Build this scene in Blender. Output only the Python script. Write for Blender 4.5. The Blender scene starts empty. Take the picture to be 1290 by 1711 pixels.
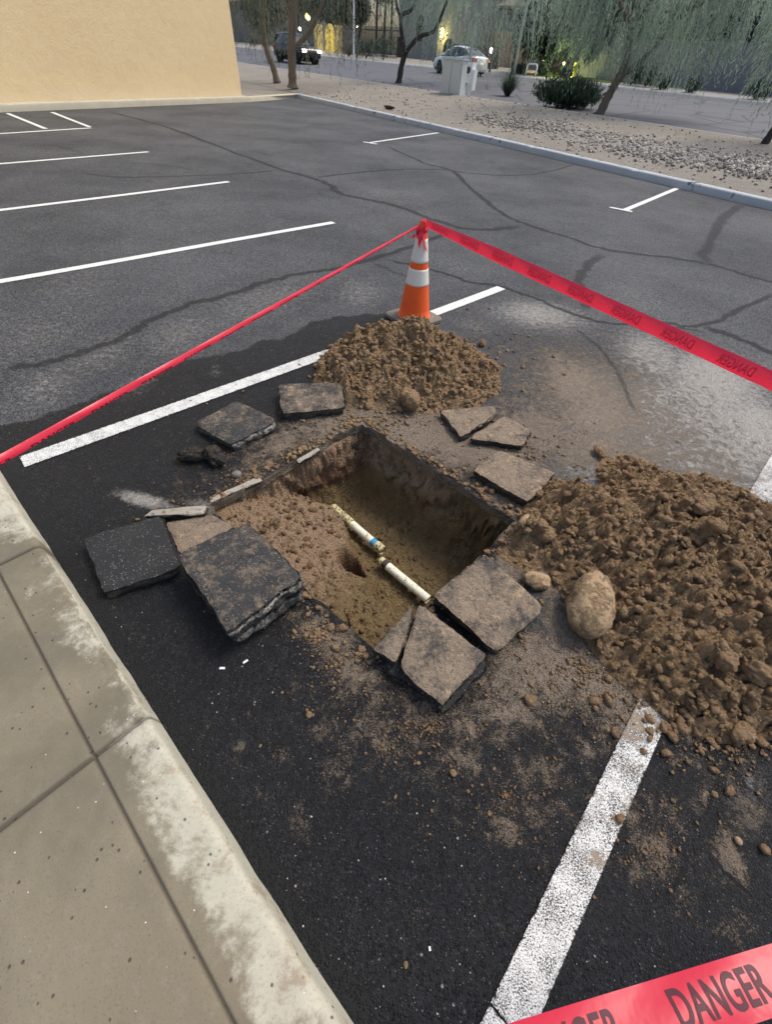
import bpy, bmesh, math, random
import numpy as np
from mathutils import Vector, Matrix
random.seed(7); RNG = np.random.default_rng(11)
PI = math.pi
S = bpy.context.scene; COL = S.collection

# ------------------------------------------------------------------ camera, sky, sun, exposure
FPX, PITCH, ROLL, EYE = 700.0, 0.8295, 0.0845, 1.53
cp, sp, cr, sr = math.cos(PITCH), math.sin(PITCH), math.cos(ROLL), math.sin(ROLL)
FW = (0.0, cp, -sp); _rt = (1.0, 0.0, 0.0); _up = (0.0, sp, cp)
RT = tuple(cr*a+sr*b for a, b in zip(_rt, _up)); UP = tuple(-sr*a+cr*b for a, b in zip(_rt, _up))
cam_d = bpy.data.cameras.new('camera'); cam = bpy.data.objects.new('camera', cam_d); COL.objects.link(cam)
m = Matrix(((RT[0], UP[0], -FW[0], 0), (RT[1], UP[1], -FW[1], 0), (RT[2], UP[2], -FW[2], EYE), (0, 0, 0, 1)))
cam.matrix_world = m
cam_d.sensor_fit = 'VERTICAL'; cam_d.sensor_height = 36.0; cam_d.lens = FPX/1711*36.0
cam_d.clip_start = 0.02; cam_d.clip_end = 3000
S.camera = cam

SUN_EL, SUN_AZ = math.radians(58), math.radians(58)      # azimuth measured from +Y towards +X
world = bpy.data.worlds.new('World'); S.world = world; world.use_nodes = True
wn = world.node_tree; wn.nodes.clear()
sky = wn.nodes.new('ShaderNodeTexSky'); sky.sky_type = 'NISHITA'; sky.sun_disc = False
sky.sun_elevation = SUN_EL; sky.sun_rotation = SUN_AZ; sky.air_density = 1.2; sky.dust_density = 4.0; sky.ozone_density = 0.6
bg = wn.nodes.new('ShaderNodeBackground'); bg.inputs['Strength'].default_value = 0.12
wo = wn.nodes.new('ShaderNodeOutputWorld')
wn.links.new(sky.outputs[0], bg.inputs[0]); wn.links.new(bg.outputs[0], wo.inputs[0])
sun_d = bpy.data.lights.new('sun', 'SUN'); sun_d.energy = 1.3; sun_d.angle = math.radians(20); sun_d.color = (1.0, 0.93, 0.84)
sun = bpy.data.objects.new('sun', sun_d); COL.objects.link(sun)
sd = Vector((math.sin(SUN_AZ)*math.cos(SUN_EL), math.cos(SUN_AZ)*math.cos(SUN_EL), math.sin(SUN_EL)))
sun.rotation_euler = (-sd).to_track_quat('-Z', 'Y').to_euler(); sun.location = (0, 0, 30)
S.view_settings.view_transform = 'Standard'; S.view_settings.look = 'None'
S.view_settings.exposure = 0.62; S.view_settings.gamma = 1.0
S.render.resolution_x = 773; S.render.resolution_y = 1024
S.render.engine = 'CYCLES'

# ------------------------------------------------------------------ geometry helpers
def ray(x, y):
    a = (x-645)/FPX; b = -(y-855.5)/FPX
    return [a*RT[i]+b*UP[i]+FW[i] for i in range(3)]
def at(x, y, z=0.0):
    d = ray(x, y); t = (z-EYE)/d[2]; return Vector((d[0]*t, d[1]*t, z))
def proj(X, Y, Z):
    vx, vy, vz = X, Y, Z-EYE
    c0 = vx*RT[0]+vy*RT[1]+vz*RT[2]; c1 = vx*UP[0]+vy*UP[1]+vz*UP[2]; c2 = vx*FW[0]+vy*FW[1]+vz*FW[2]
    if c2 < .05: return 645, -1e6
    return 645+FPX*c0/c2, 855.5-FPX*c1/c2
YAW = 0.7031
SX, SY = math.sin(YAW), math.cos(YAW); NX, NY = -math.cos(YAW), math.sin(YAW)
def uv2w(u, v): return u*SX+v*NX, u*SY+v*NY
def w2uv(x, y): return x*SX+y*SY, x*NX+y*NY

# numpy noise
def _h(ix, iy, s):
    n = (ix.astype(np.int64)*374761393+iy.astype(np.int64)*668265263+s*974634777) & 0x7fffffff
    n = ((n ^ (n >> 13))*1274126177) & 0x7fffffff
    return ((n ^ (n >> 16)) & 0xffff)/65535.0
def vn(x, y, s=0):
    ix = np.floor(x); iy = np.floor(y); fx = x-ix; fy = y-iy
    fx = fx*fx*(3-2*fx); fy = fy*fy*(3-2*fy)
    a = _h(ix, iy, s); b = _h(ix+1, iy, s); c = _h(ix, iy+1, s); d = _h(ix+1, iy+1, s)
    return (a+(b-a)*fx)*(1-fy)+(c+(d-c)*fx)*fy
def fbm(x, y, o=4, s=0):
    r = 0; a = .5; t = 0
    for i in range(o):
        r = r+a*vn(x, y, s+i*17); t += a; a *= .5; x = x*2.03+3.1; y = y*2.03+1.7
    return r/t
def worley(x, y, s=0):
    ix = np.floor(x); iy = np.floor(y); best = np.full(x.shape, 9.0); hid = np.zeros(x.shape)
    for dx in (-1, 0, 1):
        for dy in (-1, 0, 1):
            jx = ix+dx; jy = iy+dy
            px_ = jx+_h(jx, jy, s); py_ = jy+_h(jx, jy, s+5)
            d = np.hypot(px_-x, py_-y); m_ = d < best
            best = np.where(m_, d, best); hid = np.where(m_, _h(jx, jy, s+9), hid)
    return best, hid
def worley2(x, y, s=0):
    ix = np.floor(x); iy = np.floor(y); f1 = np.full(x.shape, 9.0); f2 = np.full(x.shape, 9.0); hid = np.zeros(x.shape); ox = np.zeros(x.shape); oy = np.zeros(x.shape)
    for dx in (-1, 0, 1):
        for dy in (-1, 0, 1):
            jx = ix+dx; jy = iy+dy; px_ = jx+_h(jx, jy, s); py_ = jy+_h(jx, jy, s+5); d = np.hypot(px_-x, py_-y)
            m_ = d < f1; f2 = np.where(m_, f1, np.minimum(f2, d)); f1 = np.where(m_, d, f1); hid = np.where(m_, _h(jx, jy, s+9), hid)
            ox = np.where(m_, x-px_, ox); oy = np.where(m_, y-py_, oy)
    return f1, f2, hid, ox, oy
def chunks(x, y, s=0):
    """broken-earth relief in 0..1: tilted facets parted by crevices"""
    wx = x+(fbm(x*1.9, y*1.9, 4, s+30)-.5)*1.1; wy = y+(fbm(x*1.9+7, y*1.9, 4, s+31)-.5)*1.1
    f1, f2, h, ox, oy = worley2(wx, wy, s); a = h*40
    body = sst(0, .34, f2-f1)*(.35+.65*h)*np.clip(1.15-f1*f1*.9, 0, 1)
    return body+(ox*np.cos(a)+oy*np.sin(a))*.35*sst(0, .3, f2-f1)
def sdf_poly(x, y, poly):
    d = np.full(x.shape, 1e9); ins = np.zeros(x.shape, bool); n = len(poly)
    for i in range(n):
        ax, ay = poly[i]; bx, by = poly[(i+1) % n]
        ex, ey = bx-ax, by-ay; t = np.clip(((x-ax)*ex+(y-ay)*ey)/(ex*ex+ey*ey), 0, 1)
        d = np.minimum(d, np.hypot(x-ax-ex*t, y-ay-ey*t))
        c = (ay > y) != (by > y)
        with np.errstate(all='ignore'):
            ins ^= c & (x < (bx-ax)*(y-ay)/((by-ay) if by != ay else 1e-9)+ax)
    return np.where(ins, -d, d)
def sst(a, b, x):
    t = np.clip((x-a)/(b-a), 0, 1); return t*t*(3-2*t)

class MB:
    def __init__(s): s.v = []; s.f = []
    def add(s, vs, fs):
        k = len(s.v); s.v += [tuple(p) for p in vs]; s.f += [tuple(i+k for i in f) for f in fs]; return s
    def box(s, c, d, rz=0.0, taper=1.0):
        hx, hy, hz = d[0]/2, d[1]/2, d[2]/2; vs = []
        for z in (-1, 1):
            k = taper if z > 0 else 1
            for a, b in ((-1, -1), (1, -1), (1, 1), (-1, 1)):
                x, y = a*hx*k, b*hy*k
                vs.append((c[0]+x*math.cos(rz)-y*math.sin(rz), c[1]+x*math.sin(rz)+y*math.cos(rz), c[2]+z*hz))
        return s.add(vs, [(3, 2, 1, 0), (4, 5, 6, 7), (0, 1, 5, 4), (1, 2, 6, 5), (2, 3, 7, 6), (3, 0, 4, 7)])
    def tube(s, pts, rs, n=10, cap=True):
        pts = [Vector(p) for p in pts]
        if not hasattr(rs, '__len__'): rs = [rs]*len(pts)
        vs = []; fs = []
        u = None
        for i, p in enumerate(pts):
            t = (pts[min(i+1, len(pts)-1)]-pts[max(i-1, 0)]).normalized()
            if u is None: u = t.orthogonal().normalized()
            else: u = (u-t*u.dot(t)).normalized()
            w = t.cross(u)
            for k in range(n):
                a = 2*PI*k/n; vs.append(p+(u*math.cos(a)+w*math.sin(a))*rs[i])
        for i in range(len(pts)-1):
            for k in range(n):
                fs.append((i*n+k, i*n+(k+1) % n, (i+1)*n+(k+1) % n, (i+1)*n+k))
        if cap: fs += [tuple(reversed(range(n))), tuple(range((len(pts)-1)*n, len(pts)*n))]
        return s.add(vs, fs)
    def lathe(s, prof, c=(0, 0, 0), n=32):
        vs = []; fs = []
        for r, z in prof:
            for k in range(n):
                a = 2*PI*k/n; vs.append((c[0]+r*math.cos(a), c[1]+r*math.sin(a), c[2]+z))
        for i in range(len(prof)-1):
            for k in range(n): fs.append((i*n+k, i*n+(k+1) % n, (i+1)*n+(k+1) % n, (i+1)*n+k))
        return s.add(vs, fs)
    def prism(s, poly, z0, z1):
        n = len(poly); vs = [(p[0], p[1], z0) for p in poly]+[(p[0], p[1], z1) for p in poly]
        fs = [tuple(reversed(range(n))), tuple(range(n, 2*n))]+[(i, (i+1) % n, n+(i+1) % n, n+i) for i in range(n)]
        return s.add(vs, fs)

def mk(name, verts, faces, mat=None, parent=None, origin=None, smooth=False, attrs=None):
    me = bpy.data.meshes.new(name)
    V = np.asarray(verts, dtype=np.float64).reshape(-1, 3)
    o = Vector(origin) if origin is not None else (Vector((0, 0, 0)))
    po = Vector(parent['_w']) if parent is not None and '_w' in parent.keys() else Vector((0, 0, 0))
    V = V-np.array(o)
    if isinstance(faces, np.ndarray):
        nf = len(faces); k = faces.shape[1]
        me.vertices.add(len(V)); me.vertices.foreach_set('co', V.ravel())
        me.loops.add(nf*k); me.loops.foreach_set('vertex_index', faces.ravel().astype(np.int32))
        me.polygons.add(nf); me.polygons.foreach_set('loop_start', np.arange(0, nf*k, k, dtype=np.int32))
        me.update(calc_edges=True)
    else:
        me.from_pydata([tuple(p) for p in V], [], faces); me.update()
    if smooth: me.polygons.foreach_set('use_smooth', [True]*len(me.polygons))
    if attrs:
        for k, a in attrs.items():
            at_ = me.attributes.new(k, 'FLOAT', 'POINT'); at_.data.foreach_set('value', np.asarray(a, dtype=np.float32))
    if mat: me.materials.append(mat)
    ob = bpy.data.objects.new(name, me); COL.objects.link(ob)
    if parent is not None: ob.parent = parent; ob.location = o-po
    else: ob.location = o
    return ob
def MK(name, mb, mat=None, parent=None, origin=None, smooth=False): return mk(name, mb.v, mb.f, mat, parent, origin, smooth)
def tag(o, label=None, cat=None, group=None, kind=None):
    if label: o['label'] = label
    if cat: o['category'] = cat
    if group: o['group'] = group
    if kind: o['kind'] = kind
    return o
def thing(name, loc, label, cat, group=None):
    o = bpy.data.objects.new(name, None); COL.objects.link(o); o.location = loc; o.empty_display_size = .1
    o['_w'] = tuple(loc)
    return tag(o, label, cat, group)
def struct(name, mb_or_v, mat, faces=None, **k):
    o = mk(name, mb_or_v.v, mb_or_v.f, mat, **k) if isinstance(mb_or_v, MB) else mk(name, mb_or_v, faces, mat, **k)
    o['kind'] = 'structure'; return o
def copy_tree(o, loc, rz=0.0, sc=None, label=None):
    c = o.copy(); COL.objects.link(c); c.location = loc; c.rotation_euler = (0, 0, rz)
    if sc: c.scale = (sc, sc, sc) if not hasattr(sc, '__len__') else sc
    if label: c['label'] = label
    def rec(src, dst):
        for ch in list(src.children):
            d = ch.copy(); COL.objects.link(d); d.parent = dst; rec(ch, d)
    rec(o, c); return c
def grid_faces(ny, nx):
    i = np.arange(ny*nx).reshape(ny, nx)
    return np.stack([i[:-1, :-1], i[:-1, 1:], i[1:, 1:], i[1:, :-1]], -1).reshape(-1, 4)

# ------------------------------------------------------------------ shader helpers
class N:
    def __init__(s, name, rough=.9, spec=.3):
        s.m = bpy.data.materials.new(name); s.m.use_nodes = True; s.t = s.m.node_tree
        s.b = s.t.nodes['Principled BSDF']; s.b.inputs['Roughness'].default_value = rough
        s.b.inputs['Specular IOR Level'].default_value = spec
        s.tc = s.t.nodes.new('ShaderNodeTexCoord').outputs['Object']
        g = s.t.nodes.new('ShaderNodeNewGeometry'); s.pos = g.outputs['Position']
    def nd(s, t, **p):
        n = s.t.nodes.new(t)
        for k, v in p.items(): setattr(n, k, v)
        return n
    def put(s, inp, v):
        if isinstance(v, bpy.types.NodeSocket): s.t.links.new(v, inp)
        elif v is not None: inp.default_value = v if not (hasattr(v, '__len__') and len(v) == 3 and inp.type == 'RGBA') else (*v, 1)
    def noise(s, sc, det=3, rough=.55, vec=None, col=False, dist=0):
        n = s.nd('ShaderNodeTexNoise'); s.put(n.inputs['Vector'], vec or s.tc)
        n.inputs['Scale'].default_value = sc; n.inputs['Detail'].default_value = det; n.inputs['Roughness'].default_value = rough
        n.inputs['Distortion'].default_value = dist
        return n.outputs['Color' if col else 'Fac']
    def vor(s, sc, feat='F1', vec=None, out='Distance', rnd=1):
        n = s.nd('ShaderNodeTexVoronoi', feature=feat); s.put(n.inputs['Vector'], vec or s.tc); n.inputs['Scale'].default_value = sc
        n.inputs['Randomness'].default_value = rnd
        return n.outputs[out]
    def ramp(s, f, stops, interp='LINEAR'):
        n = s.nd('ShaderNodeValToRGB'); s.put(n.inputs[0], f); e = n.color_ramp.elements; n.color_ramp.interpolation = interp
        while len(e) < len(stops): e.new(.5)
        for i, (p, c) in enumerate(stops):
            e[i].position = p; e[i].color = (c, c, c, 1) if not hasattr(c, '__len__') else (*c, 1)
        return n.outputs[0]
    def mr(s, f, a, b, c=0., d=1.):
        n = s.nd('ShaderNodeMapRange', interpolation_type='SMOOTHSTEP'); s.put(n.inputs[0], f)
        for i, v in enumerate((a, b, c, d)): n.inputs[i+1].default_value = v
        return n.outputs[0]
    def mix(s, f, a, b, mode='MIX'):
        n = s.nd('ShaderNodeMix', data_type='RGBA', blend_type=mode); s.put(n.inputs[0], f); s.put(n.inputs[6], a); s.put(n.inputs[7], b)
        return n.outputs[2]
    def ma(s, op, a, b=None, c=None):
        n = s.nd('ShaderNodeMath', operation=op); s.put(n.inputs[0], a)
        if b is not None: s.put(n.inputs[1], b)
        if c is not None: s.put(n.inputs[2], c)
        return n.outputs[0]
    def attr(s, name):
        n = s.nd('ShaderNodeAttribute', attribute_name=name); return n.outputs['Fac']
    def sep(s, vec=None):
        n = s.nd('ShaderNodeSeparateXYZ'); s.put(n.inputs[0], vec or s.tc); return n.outputs
    def mapv(s, scale, vec=None, rot=(0, 0, 0)):
        n = s.nd('ShaderNodeMapping'); s.put(n.inputs[0], vec or s.tc); n.inputs['Scale'].default_value = scale; n.inputs['Rotation'].default_value = rot
        return n.outputs[0]
    def bump(s, h, st=.5, d=.01, nrm=None):
        n = s.nd('ShaderNodeBump'); s.put(n.inputs['Height'], h); n.inputs['Strength'].default_value = st; n.inputs['Distance'].default_value = d
        if nrm is not None: s.put(n.inputs['Normal'], nrm)
        return n.outputs[0]
    def out(s, col=None, rough=None, nrm=None, **k):
        if col is not None: s.put(s.b.inputs['Base Color'], col)
        if rough is not None: s.put(s.b.inputs['Roughness'], rough)
        if nrm is not None: s.put(s.b.inputs['Normal'], nrm)
        for a, v in k.items(): s.put(s.b.inputs[a.replace('_', ' ')], v)
        return s.m
def plain(name, col, rough=.6, spec=.4, var=.12, sc=8, bump=0, metal=0):
    n = N(name, rough, spec); f = n.noise(sc, 4)
    c = n.mix(f, tuple(x*(1-var) for x in col), tuple(min(1, x*(1+var)) for x in col))
    n.out(c, nrm=n.bump(n.noise(sc*6, 3), .3, bump) if bump else None, Metallic=float(metal)); return n.m
def emis(name, col, st):
    n = N(name); n.out((0.02, 0.02, 0.02)); n.put(n.b.inputs['Emission Color'], col); n.b.inputs['Emission Strength'].default_value = st; return n.m

SOIL_A, SOIL_B, SOIL_C = (.52, .355, .205), (.37, .245, .135), (.66, .49, .315)
def asphalt_nodes(n, base_attr=True):
    """returns colour, roughness, height; attributes: seal (dark coat), soil, pale, crack"""
    v = n.pos
    big = n.noise(.55, 5, .6, v); mid = n.noise(4, 5, .6, v)
    col = n.mix(n.mr(big, .3, .7), (.060, .066, .074), (.132, .139, .148))
    col = n.mix(n.mr(n.noise(1.3, 6, .72, v), .56, .72, 0, .55), col, (.048, .052, .058))
    col = n.mix(n.mr(mid, .35, .75, 0, .55), col, (.115, .113, .108))
    seal = n.attr('seal')
    sealn = n.ma('ADD', seal, n.mr(mid, .3, .7, -.22, .22))
    sf = n.mr(sealn, .35, .65)
    dark = n.mix(n.noise(2.3, 5, .65, v), (.0065, .0075, .010), (.021, .022, .025))
    col = n.mix(sf, col, dark)
    # stones of the aggregate showing through
    vd = n.vor(150, vec=v); vc = n.vor(150, vec=v, out='Color')
    sepc = n.sep(vc)
    st = n.ma('MULTIPLY', n.mr(vd, .42, .22), n.mr(sepc[0], .80, .92))
    col = n.mix(.85, col, n.mix(sepc[2], (.35,)*3, (1.75,)*3), 'MULTIPLY')
    vb = n.sep(n.vor(85, vec=v, out='Color')); col = n.mix(.6, col, n.mix(vb[1], (.45,)*3, (1.6,)*3), 'MULTIPLY')
    stc = n.mix(sepc[1], (.05, .05, .05), (.26, .25, .23))
    col = n.mix(n.ma('MULTIPLY', st, .8), col, stc)
    vd2 = n.vor(38, vec=v); s2 = n.sep(n.vor(38, vec=v, out='Color'))
    st2 = n.ma('MULTIPLY', n.mr(vd2, .16, .10), n.mr(s2[0], .93, .96))
    col = n.mix(st2, col, (.34, .33, .31))
    # dark pits
    pit = n.mr(n.noise(260, 2, .6, v), .62, .72)
    col = n.mix(n.ma('MULTIPLY', pit, .6), col, (.008, .008, .009))
    # pale film
    pale = n.attr('pale')
    pf = n.mr(n.ma('ADD', n.ma('MULTIPLY', pale, n.mr(pale, .02, .25)), n.ma('MULTIPLY_ADD', n.noise(24, 8, .85, v), 2.0, -1.0)), .22, .95)
    gr = n.noise(170, 3, .7, v)
    pf2 = n.ma('MULTIPLY', pf, n.mr(gr, .30, .56, .45, 1))
    col = n.mix(pf2, col, (.50, .475, .43))
    # soil spilled over it
    soil = n.attr('soil')
    sn = n.ma('ADD', n.ma('MULTIPLY', n.noise(16, 8, .85, v, dist=.4), .62), n.ma('MULTIPLY', n.noise(210, 3, .8, v), .38))
    so = n.ma('ADD', n.ma('MULTIPLY', soil, n.mr(soil, .02, .25)), n.ma('MULTIPLY_ADD', sn, 6.5, -3.35))
    sof = n.mr(so, .32, .80)
    sc = n.mix(n.noise(26, 5, .7, v), (.215, .172, .128), (.43, .345, .255))
    sc = n.mix(n.mr(n.noise(230, 2, .6, v), .35, .7), sc, (.28, .228, .172))
    col = n.mix(n.ma('MULTIPLY', sof, .9), col, sc)
    # sealed joints, and the dark strip along the near kerb
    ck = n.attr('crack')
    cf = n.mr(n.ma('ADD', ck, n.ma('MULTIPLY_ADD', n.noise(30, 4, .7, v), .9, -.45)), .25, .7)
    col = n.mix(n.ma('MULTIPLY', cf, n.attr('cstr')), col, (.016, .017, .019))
    h = n.ma('ADD', n.ma('MULTIPLY', n.mr(vd, .55, .1), .9), n.ma('MULTIPLY', n.noise(220, 3, .7, v), .9))
    h = n.ma('ADD', h, n.ma('MULTIPLY', n.noise(45, 3, .6, v), .8))
    h = n.ma('ADD', h, n.ma('MULTIPLY', n.ma('MULTIPLY', sof, sn), 1.6))
    rough = n.mix(sf, (.78,)*3, (.62,)*3); rough = n.mix(sof, rough, (.95,)*3)
    return col, rough, h, sof, sc
def make_asphalt():
    n = N('asphalt_material', .8, .35); col, r, h, _, _ = asphalt_nodes(n)
    return n.out(col, r, n.bump(h, 1.0, .010))
def make_paint():
    n = N('line_paint_material', .7, .35); col, r, h, sof, sc = asphalt_nodes(n)
    v = n.pos
    w = n.attr('wear')
    g = n.ma('ADD', n.ma('MULTIPLY', n.noise(260, 3, .75, v), .75), n.ma('MULTIPLY', n.noise(12, 4, .6, v), .25))
    keep = n.mr(n.ma('SUBTRACT', g, n.ma('MULTIPLY', w, .30)), .24, .31)
    edge = n.mr(n.ma('ADD', n.attr('edge'), n.ma('MULTIPLY_ADD', n.noise(60, 4, .7, v), .9, -.45)), .06, .2)
    keep = n.ma('MULTIPLY', keep, edge)
    white = n.mix(n.noise(9, 4, .6, v), (.66, .68, .65), (.82, .83, .80))
    white = n.mix(n.ma('MULTIPLY', sof, 1.0), white, sc)
    return n.out(n.mix(keep, col, white), r, n.bump(h, .6, .005))
ASPH = make_asphalt(); PAINT = make_paint()

def make_soil(name, a, b, c, red=False, bs=1.0):
    n = N(name, .97, .12); v = n.pos
    col = n.mix(n.noise(5, 6, .65, v), b, a)
    col = n.mix(n.mr(n.noise(38, 5, .7, v), .5, .78), col, c)
    col = n.mix(n.mr(n.noise(120, 4, .7, v), .58, .8), col, tuple(x*.45 for x in b))
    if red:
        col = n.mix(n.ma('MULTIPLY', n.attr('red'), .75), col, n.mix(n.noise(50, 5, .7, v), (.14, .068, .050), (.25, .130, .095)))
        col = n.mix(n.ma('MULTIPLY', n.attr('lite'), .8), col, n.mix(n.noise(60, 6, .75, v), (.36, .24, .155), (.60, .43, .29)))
    h = n.ma('ADD', n.noise(60, 6, .75, v), n.ma('MULTIPLY', n.noise(210, 4, .75, v), .45))
    h = n.ma('ADD', h, n.ma('MULTIPLY', n.mr(n.vor(70, vec=v), .1, .7, 1, 0), .5))
    h = n.ma('ADD', h, n.ma('MULTIPLY', n.noise(480, 2, .7, v), .25)); return n.out(col, nrm=n.bump(h, min(1, bs), .024*bs))
SOIL = make_soil('dug_soil_material', SOIL_A, SOIL_B, SOIL_C)
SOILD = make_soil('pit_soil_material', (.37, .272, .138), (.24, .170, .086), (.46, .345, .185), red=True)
SOILC = make_soil('clod_soil_material', (.52, .355, .21), (.37, .245, .14), (.64, .47, .31))

def make_slab(name, dirt, dark=0.0, seed=0):
    n = N(name, .85, .35); v = n.pos
    top = n.mix(n.noise(9, 5, .65, v), (.018, .019, .021), (.075, .075, .074))
    if dark: top = n.mix(dark, top, (.012, .012, .014))
    vd = n.vor(120, vec=v); vc = n.sep(n.vor(120, vec=v, out='Color'))
    st = n.ma('MULTIPLY', n.mr(vd, .45, .25), n.mr(vc[0], .62, .8))
    top = n.mix(n.ma('MULTIPLY', st, .8), top, n.mix(vc[1], (.09, .09, .09), (.33, .32, .30)))
    d = n.ma('ADD', n.ma('MULTIPLY', n.noise(8+seed, 7, .7, v), .65), n.ma('MULTIPLY', n.noise(60, 5, .7, v), .35))
    df = n.mr(n.ma('ADD', d, dirt-.5), .42, .62)
    so = n.mix(n.noise(34, 5, .7, v), (.18, .140, .10), (.41, .325, .235))
    so = n.mix(n.mr(n.noise(17+seed, 6, .75, v), .55, .66), so, (.50, .36, .235))
    so = n.mix(n.mr(n.noise(110, 4, .75, v), .5, .7, 0, .7), so, (.05, .042, .035))
    top = n.mix(df, top, so)
    side = n.mix(n.noise(40, 5, .7, v), (.016, .015, .014), (.09, .080, .068))
    side = n.mix(n.ma('MULTIPLY', n.attr('chip'), n.mr(n.noise(60, 6, .8, v), .44, .56)), side, (.52, .50, .46))
    side = n.mix(n.ma('MULTIPLY', st, .6), side, (.2, .19, .175))
    col = n.mix(n.attr('side'), top, side)
    h = n.ma('ADD', n.ma('MULTIPLY', n.noise(160, 4, .75, v), 1), n.ma('MULTIPLY', n.mr(vd, .5, .1), .5))
    h = n.ma('ADD', h, n.ma('MULTIPLY', df, n.noise(60, 5, .7, v)))
    return n.out(col, nrm=n.bump(h, .9, .008))

# ------------------------------------------------------------------ ground painting masks (baked per vertex on the ground itself)
def blobs(X, Y, L, z=0.0):
    """L: (px, py, radius px, strength, aspect, angle)"""
    r = np.zeros(X.shape)
    for b in L:
        x, y, R, st = b[:4]; asp = b[4] if len(b) > 4 else 1.0; ang = math.radians(b[5]) if len(b) > 5 else 0
        c = at(x, y)
        ca, sa = math.cos(ang), math.sin(ang)
        q = at(x+R*asp*ca, y+R*asp*sa); p = at(x-R*sa, y+R*ca)
        M = np.array([[q.x-c.x, p.x-c.x], [q.y-c.y, p.y-c.y]]); I = np.linalg.inv(M)
        dx, dy = X-c.x, Y-c.y
        a = I[0, 0]*dx+I[0, 1]*dy; e = I[1, 0]*dx+I[1, 1]*dy
        r = np.maximum(r, st*np.exp(-(a*a+e*e)*1.1))
    return r
SEALP = [tuple(at(*p)[:2]) for p in ((-60, 730), (0, 716), (60, 700), (130, 668), (210, 636), (300, 606), (346, 597), (420, 578), (480, 562), (520, 540), (558, 528), (610, 524), (650, 522), (705, 536), (745, 556), (775, 585), (800, 640), (790, 720), (850, 900), (900, 1090), (1000, 1130), (1110, 1170), (1340, 1200), (1500, 1300), (1500, 1700), (1300, 1900), (900, 1900), (600, 1900), (300, 1500), (-100, 1000))]
SOILB = [(870, 905, 40, 1.2, 1.5, 40), (850, 945, 30, 1.0, 1.2, 40), (920, 960, 40, 1.1, 1.4, 50), (900, 860, 30, 1.1, 1.5, 20), (1240, 980, 120, 1.2, 1, 0), (1100, 900, 120, 1.2, 1, 0), (960, 640, 60, .95, 1.5, 35), (1000, 690, 70, .95, 1.3, 10), (900, 720, 60, .95, 1.6, 20), (1060, 640, 30, .6, 2.2, 60), (930, 600, 26, .7, 2, 30), (820, 745, 60, 1.1, 1.6, 30), (760, 740, 50, 1.1, 1.6, 35), (860, 800, 70, 1.2, 1.3, 30), (980, 745, 50, .9, 2.2, 0), (600, 700, 60, 1.0, 2, -10),
         (700, 720, 60, 1.1, 2, 0), (480, 735, 34, .75, 2.4, -25), (430, 775, 30, .55, 2, -25), (520, 690, 40, .7, 1.4, 0), (360, 860, 30, .5, 1.6, -10), (560, 760, 30, .9, 3, -25),
         (910, 1110, 90, 1.0, 1.4, 10), (1020, 1140, 80, .95, 1.3, 10), (850, 1180, 60, .75, 1.3, 0), (780, 1210, 50, .6, 1.2, 0), (690, 1180, 50, .60, 1.2, 0), (560, 1075, 44, .8, 1.5, 40), (520, 1045, 30, .75, 1.4, 0), (600, 1130, 48, .68, 1.4, 30),
         (640, 1230, 60, .50, 1.5, 0), (560, 1285, 28, .58, 1.2, 60), (500, 1370, 24, .50, 1.5, 90), (480, 1255, 16, .45, 2.4, -35), (403, 1245, 14, .45, 2.0, -45), (425, 1325, 16, .45, 1, 0), (540, 1220, 12, .5, 3.6, -32), (850, 1370, 40, .55, 1.6, 60), (770, 1270, 44, .5, 1.4, 0), (900, 1290, 60, .45, 1.4, 0),
         (1090, 1420, 42, .62, 1.4, 70), (1060, 1360, 30, .55, 1.4, 70), (1140, 1500, 30, .4, 1.6, 60), (1225, 1435, 26, .8, 2.4, 60), (1250, 1360, 40, .5, 1.2, 60), (1240, 1560, 40, .42, 1.4, 50), (1180, 1330, 20, .4, 2, 90), (1200, 1190, 50, .8, 1.5, 0), (995, 1430, 16, .8, 1.6, 30), (1050, 1200, 50, .75, 1.5, 0), (1000, 1260, 40, .4, 1.5, 0), (955, 1050, 60, .95, 1.3, 50), (1100, 1150, 40, 1, 1.6, 0), (1150, 1190, 46, 1, 1.6, 20),
         (830, 620, 30, .45, 1.6, 20), (1200, 790, 60, .5, 1.6, 30), (1060, 765, 50, .8, 1.6, 10), (1240, 870, 40, .6, 1, 0), (560, 600, 24, .5, 1.5, 0), (1010, 560, 16, .35, 2, 40), (1110, 800, 70, .6, 1.5, 20)]
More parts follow.
